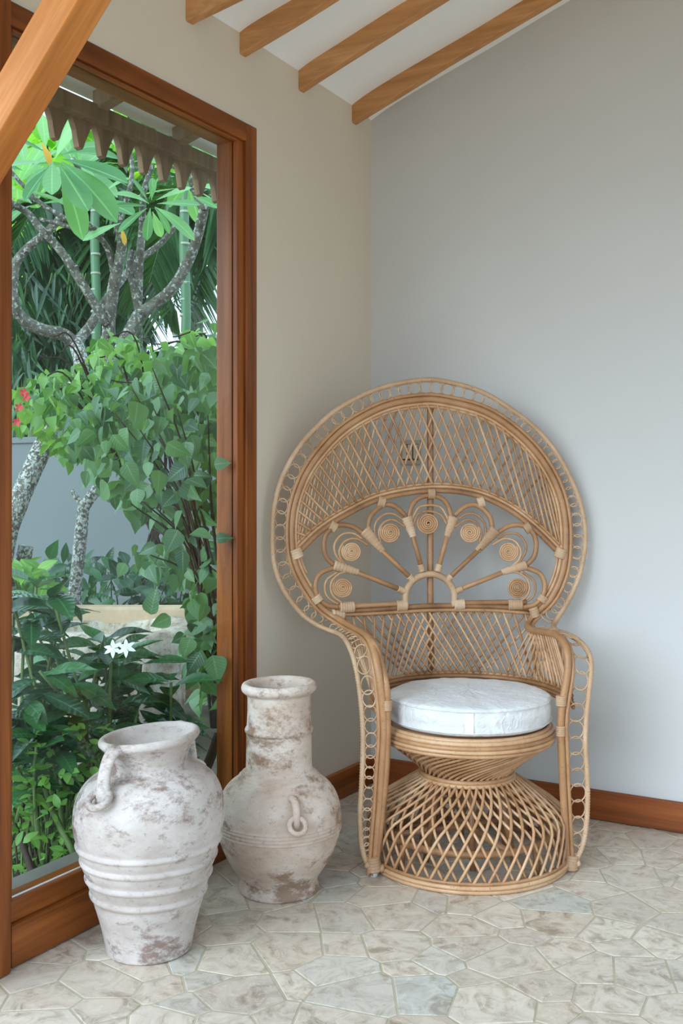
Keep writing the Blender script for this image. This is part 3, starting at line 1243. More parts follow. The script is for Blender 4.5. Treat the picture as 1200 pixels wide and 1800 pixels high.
for dz, dr, rr_ in ((0.0, 0.0, 0.0072), (-0.013, 0.004, 0.0072), (0.011, 0.002, 0.0058), (-0.025, 0.006, 0.0062)):
    cane('seat_rail', [rail_at(A_R + (A_L - A_R) * i / 40, dz, dr) for i in range(41)], rr_, 'rattan_d' if dz <= 0 else 'rattan', 8)
for layer in (0, 1):
    a = A_R + 6
    while a < A_L - 4:
        front = 50 < a < 130
        dlt = 23 if 38 < a < 142 else 12
        # layer 0 leans one way seen from the front, layer 1 the other
        ab = a - dlt if layer == 0 else a + dlt
        if A_R + 2 <= ab <= A_L - 2:
            T = top_at(a)
            B = rail_at(ab, 0.012)
            ro = Vector((math.cos(R(a)), math.sin(R(a)), 0)) * (0.0042 if layer else -0.0042)
            if (T - B).length < 0.42:
                d = (B - T).normalized()
                mid = (T + B) / 2
                rad = Vector((mid.x, mid.y, 0))
                want = (Vector((T.x, T.y, 0)).length + Vector((B.x, B.y, 0)).length) / 2
                mid += rad.normalized() * (want - rad.length) * 0.8
                cane('back_cane', catmull([T + ro, mid + ro, B + ro], 4), 0.0042, 'rattan', 6)
        a += 4.7

# --- legs: second pole inside, foot bindings
LI2 = [(676, 1150, -0.08), (678, 1200, YL), (681, 1240, YL), (681, 1293, YL), (679, 1347, YL), (673, 1418, YL), (667, 1470, YL), (661, 1515, YL), (657, 1536, YL)]
cane('leg_pole', catmull(armpts([(650, 1124, 0.0), (661, 1140, -0.06)] + LI2[1:]), 6), 0.0105, 'rattan_d', 8)
RI2 = [(1003, 1150, -0.15), (1004, 1180, YR + 0.004), (1000, 1215, YR + 0.004), (996, 1258, YR + 0.004), (994, 1311, YR + 0.004), (998, 1382, YR + 0.004), (1001, 1453, YR + 0.004), (1005, 1507, YR + 0.004), (1004, 1524, YR)]
cane('leg_pole', catmull(armpts(RI2), 6), 0.0078, 'rattan_d', 8)
for x, y, yl, w in ((680, 1240, YL, 0.015), (986, 1232, YR, 0.016), (985, 1285, YR, 0.014)):
    bind(cp(x, y - 9, yl), cp(x, y + 9, yl), w, w, 5)
for sx, (x, y), yl in ((1, (657, 1518), YL), (-1, (1002, 1515), YR)):
    bind(cp(x - 2 * sx, y - 12, yl), cp(x + 1 * sx, y + 13, yl), (0.021, 0.024), 0.022, 5)
    bind(cp(x - 16 * sx, y + 1, yl - 0.004), cp(x + 17 * sx, y + 9, yl - 0.004), (0.010, 0.012), 0.013, 4)
    c = cp(x, y + 24, yl)
    MB().tube([Vector((c.x, c.y, 0.001)), Vector((c.x, c.y, 0.018))], 0.012, 10).build('foot_cap', mat_plain('foot_grey', (0.5, 0.5, 0.48), 0.5), chair)

# --- seat ring, funnel, waist band, bell base
def circ(r, z, n=56, ph=0.0):
    return [Vector((r * math.cos(2 * PI * k / n + ph), r * math.sin(2 * PI * k / n + ph), z)) for k in range(n)]


for r, z, t in ((0.252, 0.421, 0.008), (0.263, 0.415, 0.0075), (0.2695, 0.404, 0.0068), (0.272, 0.393, 0.0062), (0.266, 0.381, 0.0068)):
    cane('seat_ring', circ(r, z), t, 'rattan', 8, True)
MB().lathe([(0.0, 0.418), (0.25, 0.418), (0.25, 0.408), (0.0, 0.408)], 40).build('seat_deck', M['rattan'], chair)


def prof_path(prof, th0, twist, tw_pow=1.0, n=20):
    P = Path(catmull([Vector((r, 0, z)) for r, z in prof], 6))
    out = []
    for i in range(n + 1):
        u = i / n
        q = P.u(u)
        a = th0 + twist * u ** tw_pow
        out.append(Vector((q.x * math.cos(a), q.x * math.sin(a), q.z)))
    return out


NCAN = 46
FUN = [(0.262, 0.383), (0.225, 0.352), (0.178, 0.315), (0.143, 0.283), (0.136, 0.268)]
for layer in (0, 1):
    n_ = NCAN if layer == 0 else 40
    for k in range(n_):
        th = 2 * PI * k / n_
        dr = 0.0 if layer == 0 else -0.010
        pr = [(r + dr, z) for r, z in FUN]
        cane('funnel_cane', prof_path(pr, th, R(-62) if layer == 0 else R(58), 1.0, 10), 0.0046, 'rattan', 6)
for dz, dr in ((0.0, 0.006), (-0.011, 0.008)):
    cane('waist_band', circ(0.138 + dr, 0.270 + dz), 0.0072, 'rattan', 8, True)
BELL = [(0.136, 0.266), (0.172, 0.242), (0.222, 0.210), (0.272, 0.177), (0.297, 0.156), (0.306, 0.136), (0.308, 0.100), (0.308, 0.060), (0.305, 0.020)]
for layer in (0, 1):
    for k in range(NCAN):
        th = 2 * PI * (k + 0.5 * layer) / NCAN
        dr = 0.003 if layer == 0 else -0.006
        pr = [(r + dr, z) for r, z in BELL]
        cane('base_cane', prof_path(pr, th, R(-34) if layer == 0 else R(34), 1.0, 14), 0.0046, 'rattan', 6)
for r, z, t in ((0.309, 0.0075, 0.0072), (0.313, 0.020, 0.0068), (0.309, 0.031, 0.0055), (0.299, 0.012, 0.0068)):
    cane('base_ring', circ(r, z, 64), t, 'rattan', 8, True)
cane('brace_ring', circ(0.262, 0.098), 0.0115, 'rattan_d', 8, True)
cane('brace_ring', circ(0.118, 0.262, 40), 0.0100, 'rattan_d', 8, True)
for k in range(6):
    a = R(20 + 60 * k)
    cane('inner_post', [Vector((0.105 * math.cos(a), 0.105 * math.sin(a), 0.26)), Vector((0.155 * math.cos(a), 0.155 * math.sin(a), 0.012))], 0.0105, 'rattan_d', 8)
for k in range(4):
    a = R(-60 + 90 * k)
    cane('base_post', [Vector((0.275 * math.cos(a), 0.275 * math.sin(a), 0.098)), Vector((0.283 * math.cos(a), 0.283 * math.sin(a), 0.012))], 0.0105, 'rattan_d', 8)
cane('cross_bar', [Vector((-0.26, -0.05, 0.098)), Vector((0.26, 0.05, 0.098))], 0.0105, 'rattan_d', 8)
cane('cross_bar', [Vector((0.05, -0.26, 0.099)), Vector((-0.05, 0.26, 0.099))], 0.0105, 'rattan_d', 8)

# --- cushion
def mat_cushion():
    m, nt, b, _ = newmat('cushion_cloth')
    tc = N(nt, 'ShaderNodeTexCoord')
    n1 = N(nt, 'ShaderNodeTexNoise', i_Scale=7.0, i_Detail=4.0, i_Distortion=1.2)
    n2 = N(nt, 'ShaderNodeTexNoise', i_Scale=26.0, i_Detail=3.0, i_Distortion=2.0)
    n3 = N(nt, 'ShaderNodeTexNoise', i_Scale=420.0, i_Detail=1.0)
    for n in (n1, n2, n3):
        nt.links.new(tc.outputs['Object'], n.inputs['Vector'])
    r = ramp(nt, [(0.3, srgb(208, 206, 202)), (0.7, srgb(228, 226, 222))])
    nt.links.new(n1.outputs[0], r.inputs[0])
    nt.links.new(r.outputs[0], b.inputs['Base Color'])
    b.inputs['Roughness'].default_value = 0.75
    b.inputs['Sheen Weight'].default_value = 0.2
    ad = N(nt, 'ShaderNodeMath', operation='MULTIPLY_ADD')
    nt.links.new(n2.outputs[0], ad.inputs[0])
    ad.inputs[1].default_value = 0.5
    nt.links.new(n1.outputs[0], ad.inputs[2])
    bump(nt, ad.outputs[0], 0.55, 0.02, b)
    return m


M['cush'] = mat_cushion()
cz = 0.4305
cw = CB + Matrix.Rotation(CROT, 3, 'Z') @ Vector((0.006, -0.004, cz))
cush = thing('seat_cushion', cw, 'round white cotton cushion lying on the rattan chair seat', 'cushion', rz=CROT)


def puff(p):
    f = Vector((p.x, p.y, 0))
    r = f.length
    a = math.atan2(p.y, p.x)
    q = p.copy()
    w = mnoise.noise(Vector((p.x * 11, p.y * 11, p.z * 9))) * 0.0026 + mnoise.noise(Vector((math.cos(a) * 9, math.sin(a) * 9, p.z * 14))) * 0.0018
    if r > 1e-5:
        q += f / r * w * min(1, r / 0.2)
    q.z += w * 0.8
    return q


PR = 0.252
prof = [(0.0001, 0.0), (0.15, 0.0), (0.228, 0.0), (0.244, 0.004), (0.2505, 0.010), (0.253, 0.014), (0.2505, 0.018), (0.254, 0.035), (0.2555, 0.048), (0.254, 0.062),
        (0.2505, 0.073), (0.2525, 0.077), (0.250, 0.0815), (0.242, 0.085), (0.22, 0.088), (0.17, 0.091), (0.1, 0.093), (0.05, 0.0935), (0.0001, 0.094)]
MB().lathe(prof, 128, puff).build('cover', M['cush'], cush)
for z, r in ((0.0145, 0.2528), (0.0765, 0.2522)):
    pts = [puff(Vector((r * math.cos(a), r * math.sin(a), z))) for a in [2 * PI * k / 90 for k in range(90)]]
    MB().tube(pts, 0.0022, 6, True).build('piping', M['cush'], cush)
b = MB()
vs, fs = [], []
for i in range(5):
    a = R(-109.5 + i * 1.4)
    for j in range(9):
        z = 0.014 + j * 0.0075
        r = 0.2556 + 0.0015 * math.sin(j / 8 * PI)
        vs.append(puff(Vector((r * math.cos(a), r * math.sin(a), z))))
for i in range(4):
    for j in range(8):
        fs.append((i * 9 + j, i * 9 + 9 + j, i * 9 + 10 + j, i * 9 + j + 1))
b.add(vs, fs).build('sewn_strip', mat_plain('strip_white', srgb(236, 236, 236), 0.5), cush)


# ================================================================== clay jars
M['clay1'] = mat_clay('whitewashed_clay', srgb(170, 156, 145), srgb(206, 197, 189), srgb(124, 100, 88), 0.645, 0.5)
M['clay2'] = mat_clay('tan_clay', srgb(178, 152, 130), srgb(212, 198, 184), srgb(130, 100, 76), 0.63, 0.55)


def jar_wobble(seed, tilt=(0, 0), h=0.5):
    def fn(p):
        q = p.copy()
        w = 1 + 0.006 * mnoise.noise(Vector((p.x * 5 + seed, p.y * 5, p.z * 4)))
        q.x *= w
        q.y *= w
        k = max(0.0, p.z / h) ** 3
        q.z += (p.x * tilt[0] + p.y * tilt[1]) * k + 0.0012 * mnoise.noise(Vector((p.x * 9, p.y * 9, seed)))
        return q
    return fn


def smooth_prof(pr, n=4):
    return [(max(0.0001, v.x), v.z) for v in catmull([Vector((r, 0, z)) for r, z in pr], n)]


def handle_ring(name, c, r, t, axis_n, mat, parent):
    nrm = Vector(axis_n).normalized()
    u = nrm.orthogonal().normalized()
    v = nrm.cross(u)
    pts = [Vector(c) + r * (math.cos(a) * u + math.sin(a) * v) for a in [2 * PI * k / 28 for k in range(28)]]
    return MB().tube(pts, t, 10, True).build(name, mat, parent)


# the wide-mouthed jar in front
J1 = Vector((0.216, -1.56, 0))
jar1 = thing('clay_jar', J1, 'wide-mouthed whitewashed clay jar with four ridges and a ring handle, nearest the window', 'jar', 'clay floor jars', rz=YAW)
body = [(0.100, 0.0), (0.106, 0.003), (0.108, 0.012), (0.114, 0.045), (0.124, 0.085), (0.134, 0.118), (0.139, 0.135)]


def ridge(r, z, h=0.0042):
    return [(r - 0.001, z - 0.008), (r + h * 0.6, z - 0.004), (r + h, z + 0.001), (r + h * 0.4, z + 0.006), (r + 0.0005, z + 0.010)]


body += ridge(0.1435, 0.148) + [(0.150, 0.172)] + ridge(0.1555, 0.190) + [(0.163, 0.214)] + ridge(0.168, 0.234) + [(0.174, 0.255)] + ridge(0.179, 0.273)
body += [(0.185, 0.300), (0.1885, 0.328), (0.187, 0.360), (0.179, 0.392), (0.163, 0.420), (0.140, 0.440), (0.117, 0.450), (0.101, 0.455),
         (0.0955, 0.462), (0.095, 0.472), (0.099, 0.486), (0.108, 0.504), (0.119, 0.517), (0.1245, 0.523), (0.126, 0.530), (0.1235, 0.537), (0.117, 0.540), (0.110, 0.537),
         (0.104, 0.527), (0.092, 0.503), (0.082, 0.478), (0.080, 0.455), (0.10, 0.43), (0.15, 0.39), (0.172, 0.33), (0.155, 0.24), (0.11, 0.06), (0.06, 0.03), (0.0, 0.03)]
fn1 = jar_wobble(3.0, (0.09, 0.0), 0.53)
MB().lathe(smooth_prof(body, 3) , 72, fn1).build('body', M['clay1'], jar1)
MB().lathe([(0.0001, 0.001), (0.102, 0.001)], 48).build('base', M['clay1'], jar1)


def strap(parent, ang, pts2, w, mat, fn, name='handle', flat=0.6):
    a = R(ang)
    pts = [fn(Vector((r * math.cos(a), r * math.sin(a), z))) for r, z in pts2]
    sp = catmull(pts, 6)
    m = len(sp)
    rr = [w * (1.25 - 0.35 * math.sin(PI * i / (m - 1))) for i in range(m)]
    return MB().tube(sp, rr, 12, flat=flat, side=(-math.sin(a), math.cos(a), 0)).build(name, mat, parent)


for ang in (-119, 61):
    strap(jar1, ang, [(0.112, 0.524), (0.128, 0.527), (0.146, 0.516), (0.160, 0.492), (0.167, 0.462), (0.169, 0.432), (0.164, 0.405)], 0.0195, M['clay1'], fn1)
    a = R(ang)
    c = Vector((0.184 * math.cos(a), 0.184 * math.sin(a), 0.420))
    handle_ring('handle_ring', c, 0.0265, 0.0088, (math.cos(a) * 0.55, math.sin(a) * 0.55, 0.84), M['clay1'], jar1)

# the long-necked jar
J2 = Vector((0.289, -1.082, 0))
jar2 = thing('clay_jar', J2, 'tan long-necked clay jar with grooved belly band, beside the rattan chair', 'jar', 'clay floor jars', rz=YAW)
b2 = [(0.106, 0.0), (0.113, 0.003), (0.115, 0.012), (0.112, 0.022), (0.1095, 0.030), (0.118, 0.050), (0.138, 0.080), (0.156, 0.112), (0.169, 0.145), (0.1755, 0.170)]
b2 += [(0.1775, 0.178), (0.1800, 0.181), (0.1778, 0.186), (0.1805, 0.191), (0.1782, 0.196), (0.1810, 0.201), (0.1785, 0.206), (0.1805, 0.210), (0.1785, 0.215)]
b2 += [(0.1775, 0.235), (0.171, 0.262), (0.158, 0.288), (0.141, 0.308), (0.122, 0.322), (0.117, 0.326), (0.116, 0.331), (0.109, 0.334), (0.107, 0.340), (0.0985, 0.344),
       (0.0955, 0.352), (0.0945, 0.385), (0.0935, 0.43), (0.0935, 0.452), (0.0965, 0.456), (0.0985, 0.461), (0.0965, 0.467), (0.0930, 0.471), (0.0915, 0.50), (0.0905, 0.545), (0.0920, 0.562),
       (0.0995, 0.568), (0.1065, 0.575), (0.1085, 0.584), (0.1055, 0.593), (0.098, 0.597), (0.090, 0.594), (0.083, 0.585), (0.080, 0.56), (0.078, 0.45), (0.08, 0.35), (0.13, 0.28), (0.16, 0.2),
       (0.10, 0.05), (0.0, 0.03)]
fn2 = jar_wobble(11.0, (0.02, 0.0), 0.6)
MB().lathe(smooth_prof(b2, 3), 72, fn2).build('body', M['clay2'], jar2)
MB().lathe([(0.0001, 0.001), (0.108, 0.001)], 48).build('base', M['clay2'], jar2)
for ang in (-72, 108):
    strap(jar2, ang, [(0.146, 0.300), (0.160, 0.303), (0.176, 0.298), (0.187, 0.282), (0.190, 0.262), (0.186, 0.243), (0.178, 0.232)], 0.0115, M['clay2'], fn2, flat=0.8)
    a = R(ang)
    c = Vector((0.200 * math.cos(a), 0.200 * math.sin(a), 0.243))
    handle_ring('handle_ring', c, 0.0225, 0.0075, (math.cos(a) * 0.80, math.sin(a) * 0.80, 0.60), M['clay2'], jar2)


# ================================================================== the garden beyond the window
rg = random.Random(19)
M['soil'] = mat_plaster('garden_soil', (0.10, 0.085, 0.06), 0.5, 0.95, 5.0)
M['gwall'] = mat_plaster('shaded_wall_render', (0.165, 0.18, 0.175), 0.06, 0.9, 0.8)  # the trees' shade is darkened into this grey
M['bark'] = mat_bark('frangipani_bark', srgb(62, 58, 50), srgb(104, 100, 90), srgb(170, 174, 166), 16.0, 0.545)
M['bark_w'] = mat_bark('pale_bark', srgb(66, 58, 48), srgb(112, 108, 98), srgb(186, 188, 182), 18.0, 0.49)
M['twig'] = mat_plain('twig_brown', srgb(64, 52, 44), 0.85, 0.2)
M['gstem'] = mat_plain('green_stem', srgb(92, 112, 62), 0.6, 0.3)
M['lf_vine'] = mat_leaf('climber_leaf', srgb(40, 74, 54), srgb(106, 146, 96), 0.38, 0.3, 0.5)
M['lf_bush'] = mat_leaf('bush_leaf', srgb(58, 104, 56), srgb(136, 180, 96), 0.42, 0.4, 0.45)
M['lf_gard'] = mat_leaf('glossy_leaf', srgb(22, 62, 36), srgb(66, 122, 66), 0.22, 0.15, 0.6)
M['lf_grnd'] = mat_leaf('ground_leaf', srgb(70, 122, 56), srgb(132, 180, 88), 0.45, 0.4, 0.4)
M['lf_plum'] = mat_leaf('frangipani_leaf', srgb(64, 124, 70), srgb(142, 194, 138), 0.4, 0.45, 0.5)
M['lf_dark'] = mat_leaf('dark_leaf', srgb(22, 58, 34), srgb(60, 108, 62), 0.35, 0.25, 0.5)
M['lf_bamb'] = mat_leaf('bamboo_leaf', srgb(26, 66, 38), srgb(80, 128, 76), 0.4, 0.3, 0.5)
M['lf_palm'] = mat_leaf('palm_leaf', srgb(24, 62, 34), srgb(72, 120, 64), 0.4, 0.3, 0.5)
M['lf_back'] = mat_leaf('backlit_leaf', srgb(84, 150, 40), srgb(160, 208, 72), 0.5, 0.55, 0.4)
M['lf_yel'] = mat_plain('yellowed_leaf', srgb(222, 170, 60), 0.6)
M['white_fl'] = mat_plain('white_petal', (0.85, 0.86, 0.84), 0.6)
M['red_fl'] = mat_plain('red_petal', srgb(196, 50, 60), 0.6)

GY = -0.06
b = MB().box((-30, -2.4, GY - 0.1), (-0.141, 40, GY))
g = b.build('garden_ground', M['soil'], smooth=False)
tag(g, kind='structure')
b = MB()
b.box((-9, 1.5, GY), (0.6, 1.62, 1.5))
b.box((-9, 1.485, 1.46), (0.6, 1.635, 1.5))
tag(b.build('garden_wall', M['gwall'], smooth=False), kind='structure')


# ------------------------------------------------------------------ leaf shapes (length 1 along +y, face up +z)
def leaf_mesh(name, prof, mat, fold=0.22, droop=0.18, wave=0.0, n=7, veins=9):
    vs, fs = [], []
    rib, vein = [], []
    sp = catmull([Vector((w, t, 0)) for t, w in prof], 5)
    prof = [(max(0.0, min(1.0, v.y)), max(0.002, v.x)) for v in sp]
    for i in range(n + 1):
        t = i / n
        for (t0, w0), (t1, w1) in zip(prof, prof[1:]):
            if t0 <= t <= t1:
                w = lerp(w0, w1, (t - t0) / (t1 - t0))
                break
        z = -droop * t * t
        wz = wave * math.sin(i * 2.2)
        y = t
        vs += [(-w, y, z + fold * w + wz), (0, y, z), (w, y, z + fold * w - wz)]
        rib += [0.0, 1.0, 0.0]
        vein += [(t - w * 0.6) * veins * 6.28, t * veins * 6.28, (t - w * 0.6) * veins * 6.28]
    for i in range(n):
        a = i * 3
        fs += [(a, a + 1, a + 4, a + 3), (a + 1, a + 2, a + 5, a + 4)]
    me = MB().add(vs, fs).mesh(name, True)
    for nm, dat in (('rib', rib), ('vein', vein)):
        a = me.attributes.new(nm, 'FLOAT', 'POINT')
        a.data.foreach_set('value', dat)
    me.materials.append(mat)
    return me


HEART = [(0, 0.02), (0.08, 0.26), (0.2, 0.36), (0.35, 0.37), (0.55, 0.29), (0.75, 0.17), (0.9, 0.06), (1, 0.005)]
OVAL = [(0, 0.02), (0.15, 0.16), (0.35, 0.25), (0.55, 0.26), (0.75, 0.18), (0.9, 0.08), (1, 0.01)]
LANCE = [(0, 0.01), (0.15, 0.09), (0.4, 0.2), (0.6, 0.205), (0.8, 0.125), (0.93, 0.04), (1, 0.004)]
OBOV = [(0, 0.012), (0.1, 0.035), (0.3, 0.105), (0.52, 0.168), (0.72, 0.182), (0.86, 0.145), (0.95, 0.085), (1, 0.015)]
BLADE = [(0, 0.008), (0.2, 0.045), (0.5, 0.05), (0.8, 0.028), (1, 0.002)]


def variants(name, prof, mat, folds, droops, wave=0.0, n=7):
    return [leaf_mesh(name, prof, mat, f, d, wave, n) for f in folds for d in droops]


LV = {
    'vine': variants('climber_leaf', HEART, M['lf_vine'], (0.1, 0.35), (0.1, 0.35), n=9),
    'bush': variants('bush_leaf', HEART, M['lf_bush'], (0.15, 0.4), (0.1, 0.3), n=6),
    'gard': variants('glossy_leaf', LANCE, M['lf_gard'], (0.15, 0.35), (0.12, 0.4), 0.006, n=9),
    'grnd': variants('ground_leaf', OVAL, M['lf_grnd'], (0.2,), (0.1, 0.3), n=5),
    'plum': variants('frangipani_leaf', OBOV, M['lf_plum'], (0.12, 0.3), (0.1, 0.3), n=11),
    'dark': variants('dark_leaf', LANCE, M['lf_dark'], (0.25,), (0.15, 0.4), n=5),
    'bamb': variants('bamboo_leaf', BLADE, M['lf_bamb'], (0.2,), (0.15, 0.4), n=5),
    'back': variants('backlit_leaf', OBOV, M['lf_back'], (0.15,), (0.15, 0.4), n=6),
    'yel': variants('yellow_leaf', OBOV, M['lf_yel'], (0.3,), (0.3,), n=6),
}


def basis(d, nrm):
    """leaf axes: length along d, face towards nrm"""
    y = d.normalized()
    z = nrm - nrm.dot(y) * y
    if z.length < 1e-4:
        z = y.orthogonal()
    z.normalize()
    x = y.cross(z)
    return Matrix((x, y, z)).transposed()


def rnd_dir(bias, spread):
    v = Vector((rg.gauss(0, 1), rg.gauss(0, 1), rg.gauss(0, 1))).normalized()
    return (Vector(bias).normalized() + v * spread).normalized()


def put_leaf(root, kind, p, d, nrm, size, name='leaf'):
    o = link(name, rg.choice(LV[kind]), None, root)
    m = basis(d, nrm)
    o.location = Vector(p) - root.location
    o.rotation_euler = m.to_euler()
    o.scale = (size * rg.uniform(0.85, 1.12), size, size)
    return o


def stuff_leaves(root, kind, items, name='leaf_mass'):
    """many small leaves as one mesh"""
    mb = MB()
    src = LV[kind]
    for p, d, nrm, size in items:
        me = rg.choice(src)
        m = basis(d, nrm)
        q = Vector(p) - (root.location if root else Vector())
        mb.add([q + m @ (Vector(v.co) * size) for v in me.vertices], [tuple(f.vertices) for f in me.polygons])
    o = mb.build(name, src[0].materials[0], root)
    o['kind'] = 'stuff'
    return o


def inside(poly, x, y):
    c = False
    j = len(poly) - 1
    for i in range(len(poly)):
        xi, yi = poly[i]
        xj, yj = poly[j]
        if (yi > y) != (yj > y) and x < (xj - xi) * (y - yi) / (yj - yi) + xi:
            c = not c
        j = i
    return c


def sample(poly, t0, t1):
    xs, ys = [p[0] for p in poly], [p[1] for p in poly]
    while True:
        x, y = rg.uniform(min(xs), max(xs)), rg.uniform(min(ys), max(ys))
        if inside(poly, x, y):
            p = at(x, y, rg.uniform(t0, t1))
            if p.x < -0.24 or (p.x < -0.16 and p.y < -0.93):
                return p


TOCAM = -FWD


def limb(root, pts, r0, r1, mat, name='branch', n=8, t=None, knob=0.06):
    """pts: (px, py, t) along the limb"""
    P = catmull([at(*p) for p in pts], 6)
    m = len(P)
    r0, r1 = (r0 * 0.85, r1 * 0.85) if mat in (M['bark'], M['bark_w']) else (r0, r1)
    rr = [lerp(r0, r1, i / (m - 1)) * (1 + knob * mnoise.noise(P[i] * 6)) for i in range(m)]
    return MB().tube([p - root.location for p in P], rr, n).build(name, mat, root)


def base_of(px, py, t):
    p = at(px, py, t)
    return Vector((p.x, p.y, GY))


# ------------------------------------------------------------------ frangipani trees
fr = thing('frangipani_tree', base_of(124, 1065, 5.4), 'grey lichened frangipani tree with a slim pale trunk and forking limbs, middle of the window', 'tree')
B_ = lambda pts, r0, r1, m='bark', root=fr: limb(root, pts, r0, r1, M[m])
limb(fr, [(122, 1200, 5.4), (130, 1060, 5.4), (138, 980, 5.4), (143, 930, 5.4), (147, 890, 5.4), (152, 884, 5.4)], 0.042, 0.036, M['bark_w'], 'trunk', 10)
limb(fr, [(146, 888, 5.4), (134, 874, 5.4), (126, 862, 5.4)], 0.020, 0.013, M['bark_w'], 'stub')
limb(fr, [(148, 893, 5.4), (158, 876, 5.4), (176, 852, 5.42), (186, 820, 5.45), (196, 760, 5.5), (194, 700, 5.55), (190, 640, 5.6)], 0.034, 0.046, M['bark_w'], 'trunk', 10)
B_([(190, 650, 5.6), (191, 600, 5.6), (192, 560, 5.6), (202, 490, 5.55), (214, 430, 5.5), (206, 392, 5.45)], 0.050, 0.026)
B_([(188, 660, 5.6), (215, 606, 5.6), (246, 552, 5.6)], 0.040, 0.046)
B_([(246, 552, 5.6), (300, 510, 5.55), (335, 450, 5.5), (352, 395, 5.45), (358, 368, 5.4)], 0.040, 0.030)
B_([(358, 370, 5.4), (343, 335, 5.4), (330, 300, 5.35)], 0.028, 0.020)
B_([(358, 368, 5.4), (376, 350, 5.4), (400, 335, 5.4)], 0.024, 0.016)
B_([(246, 552, 5.6), (236, 505, 5.6), (228, 470, 5.65), (232, 440, 5.65)], 0.030, 0.022)
B_([(242, 545, 5.62), (245, 460, 5.6), (250, 400, 5.6), (252, 340, 5.5), (268, 290, 5.5)], 0.030, 0.016)
B_([(188, 570, 5.58), (145, 500, 5.5), (110, 445, 5.45), (70, 400, 5.4), (48, 374, 5.4), (18, 356, 5.3)], 0.032, 0.020)
B_([(140, 493, 5.5), (136, 478, 5.48), (135, 466, 5.46)], 0.014, 0.011)
B_([(202, 488, 5.55), (190, 440, 5.5), (170, 415, 5.45), (120, 398, 5.4), (70, 385, 5.4)], 0.022, 0.012)
B_([(178, 415, 5.45), (130, 392, 5.4), (75, 360, 5.35), (40, 325, 5.3), (18, 300, 5.3)], 0.018, 0.011)
B_([(214, 390, 5.45), (180, 350, 5.4), (150, 315, 5.2), (128, 280, 5.0)], 0.024, 0.014)
B_([(180, 412, 5.45), (140, 380, 5.3), (110, 330, 5.0), (96, 300, 4.8)], 0.019, 0.012)
B_([(205, 395, 5.45), (226, 340, 5.4), (232, 300, 5.4), (230, 270, 5.4)], 0.020, 0.012)

fl = thing('frangipani_tree', base_of(0, 1000, 5.0), 'frangipani tree leaning in from the left window edge, low limb sweeping back left', 'tree')
limb(fl, [(-30, 1200, 5.0), (8, 960, 5.0), (30, 890, 5.0), (54, 832, 5.05), (78, 780, 5.1), (104, 720, 5.3), (132, 670, 5.6), (143, 640, 5.8), (132, 600, 5.9)], 0.062, 0.048, M['bark_w'], 'trunk', 10)
limb(fl, [(-20, 1150, 5.1), (30, 1020, 5.1), (46, 960, 5.1)], 0.055, 0.045, M['bark_w'], 'stub')
limb(fl, [(134, 606, 5.9), (110, 588, 5.85), (75, 580, 5.8), (42, 562, 5.75), (24, 530, 5.7), (26, 470, 5.7), (45, 440, 5.7), (80, 410, 5.7), (110, 380, 5.7)], 0.048, 0.026, M['bark'])
limb(fl, [(134, 604, 5.9), (160, 570, 5.95), (185, 530, 6.0), (215, 490, 6.05), (240, 460, 6.1), (280, 430, 6.1), (310, 395, 6.1)], 0.036, 0.018, M['bark'])

# leaf rosettes of the frangipani
def rosette(root, px, py, t, n, size, up=(0, 0, 1), flat=0.9):
    c = at(px, py, t)
    a0 = rg.uniform(0, 6)
    for k in range(n):
        a = a0 + k * 2.399
        el = rg.uniform(-0.5, 0.75) if k > n // 4 else rg.uniform(0.8, 1.5)
        d = (RGT * math.cos(a) + FWD * math.sin(a) * 0.8) * math.cos(el) + Vector((0, 0, math.sin(el)))
        nr = Vector((0, 0, 1)) + TOCAM * 0.5 + Vector((rg.uniform(-.3, .3), rg.uniform(-.3, .3), 0))
        if d.z > 0.7:
            nr = TOCAM + Vector((rg.uniform(-.4, .4), rg.uniform(-.4, .4), 0.2))
        put_leaf(root, 'plum', c + d * 0.02, d, nr, size * rg.uniform(0.75, 1.15))


def aimed(root, kind, px, py, t, ang, ln, tip_dt=0.0, face=None):
    """one leaf whose picture angle (degrees, 0 = right, 90 = up) and pixel length are known"""
    a = R(ang)
    p = at(px, py, t)
    q = at(px + math.cos(a) * ln, py - math.sin(a) * ln, t + tip_dt)
    d = q - p
    nr = Vector(face) if face else (TOCAM * 0.75 + Vector((0, 0, 0.9)) + RGT * rg.uniform(-.35, .35))
    return put_leaf(root, kind, p, d, nr, d.length)


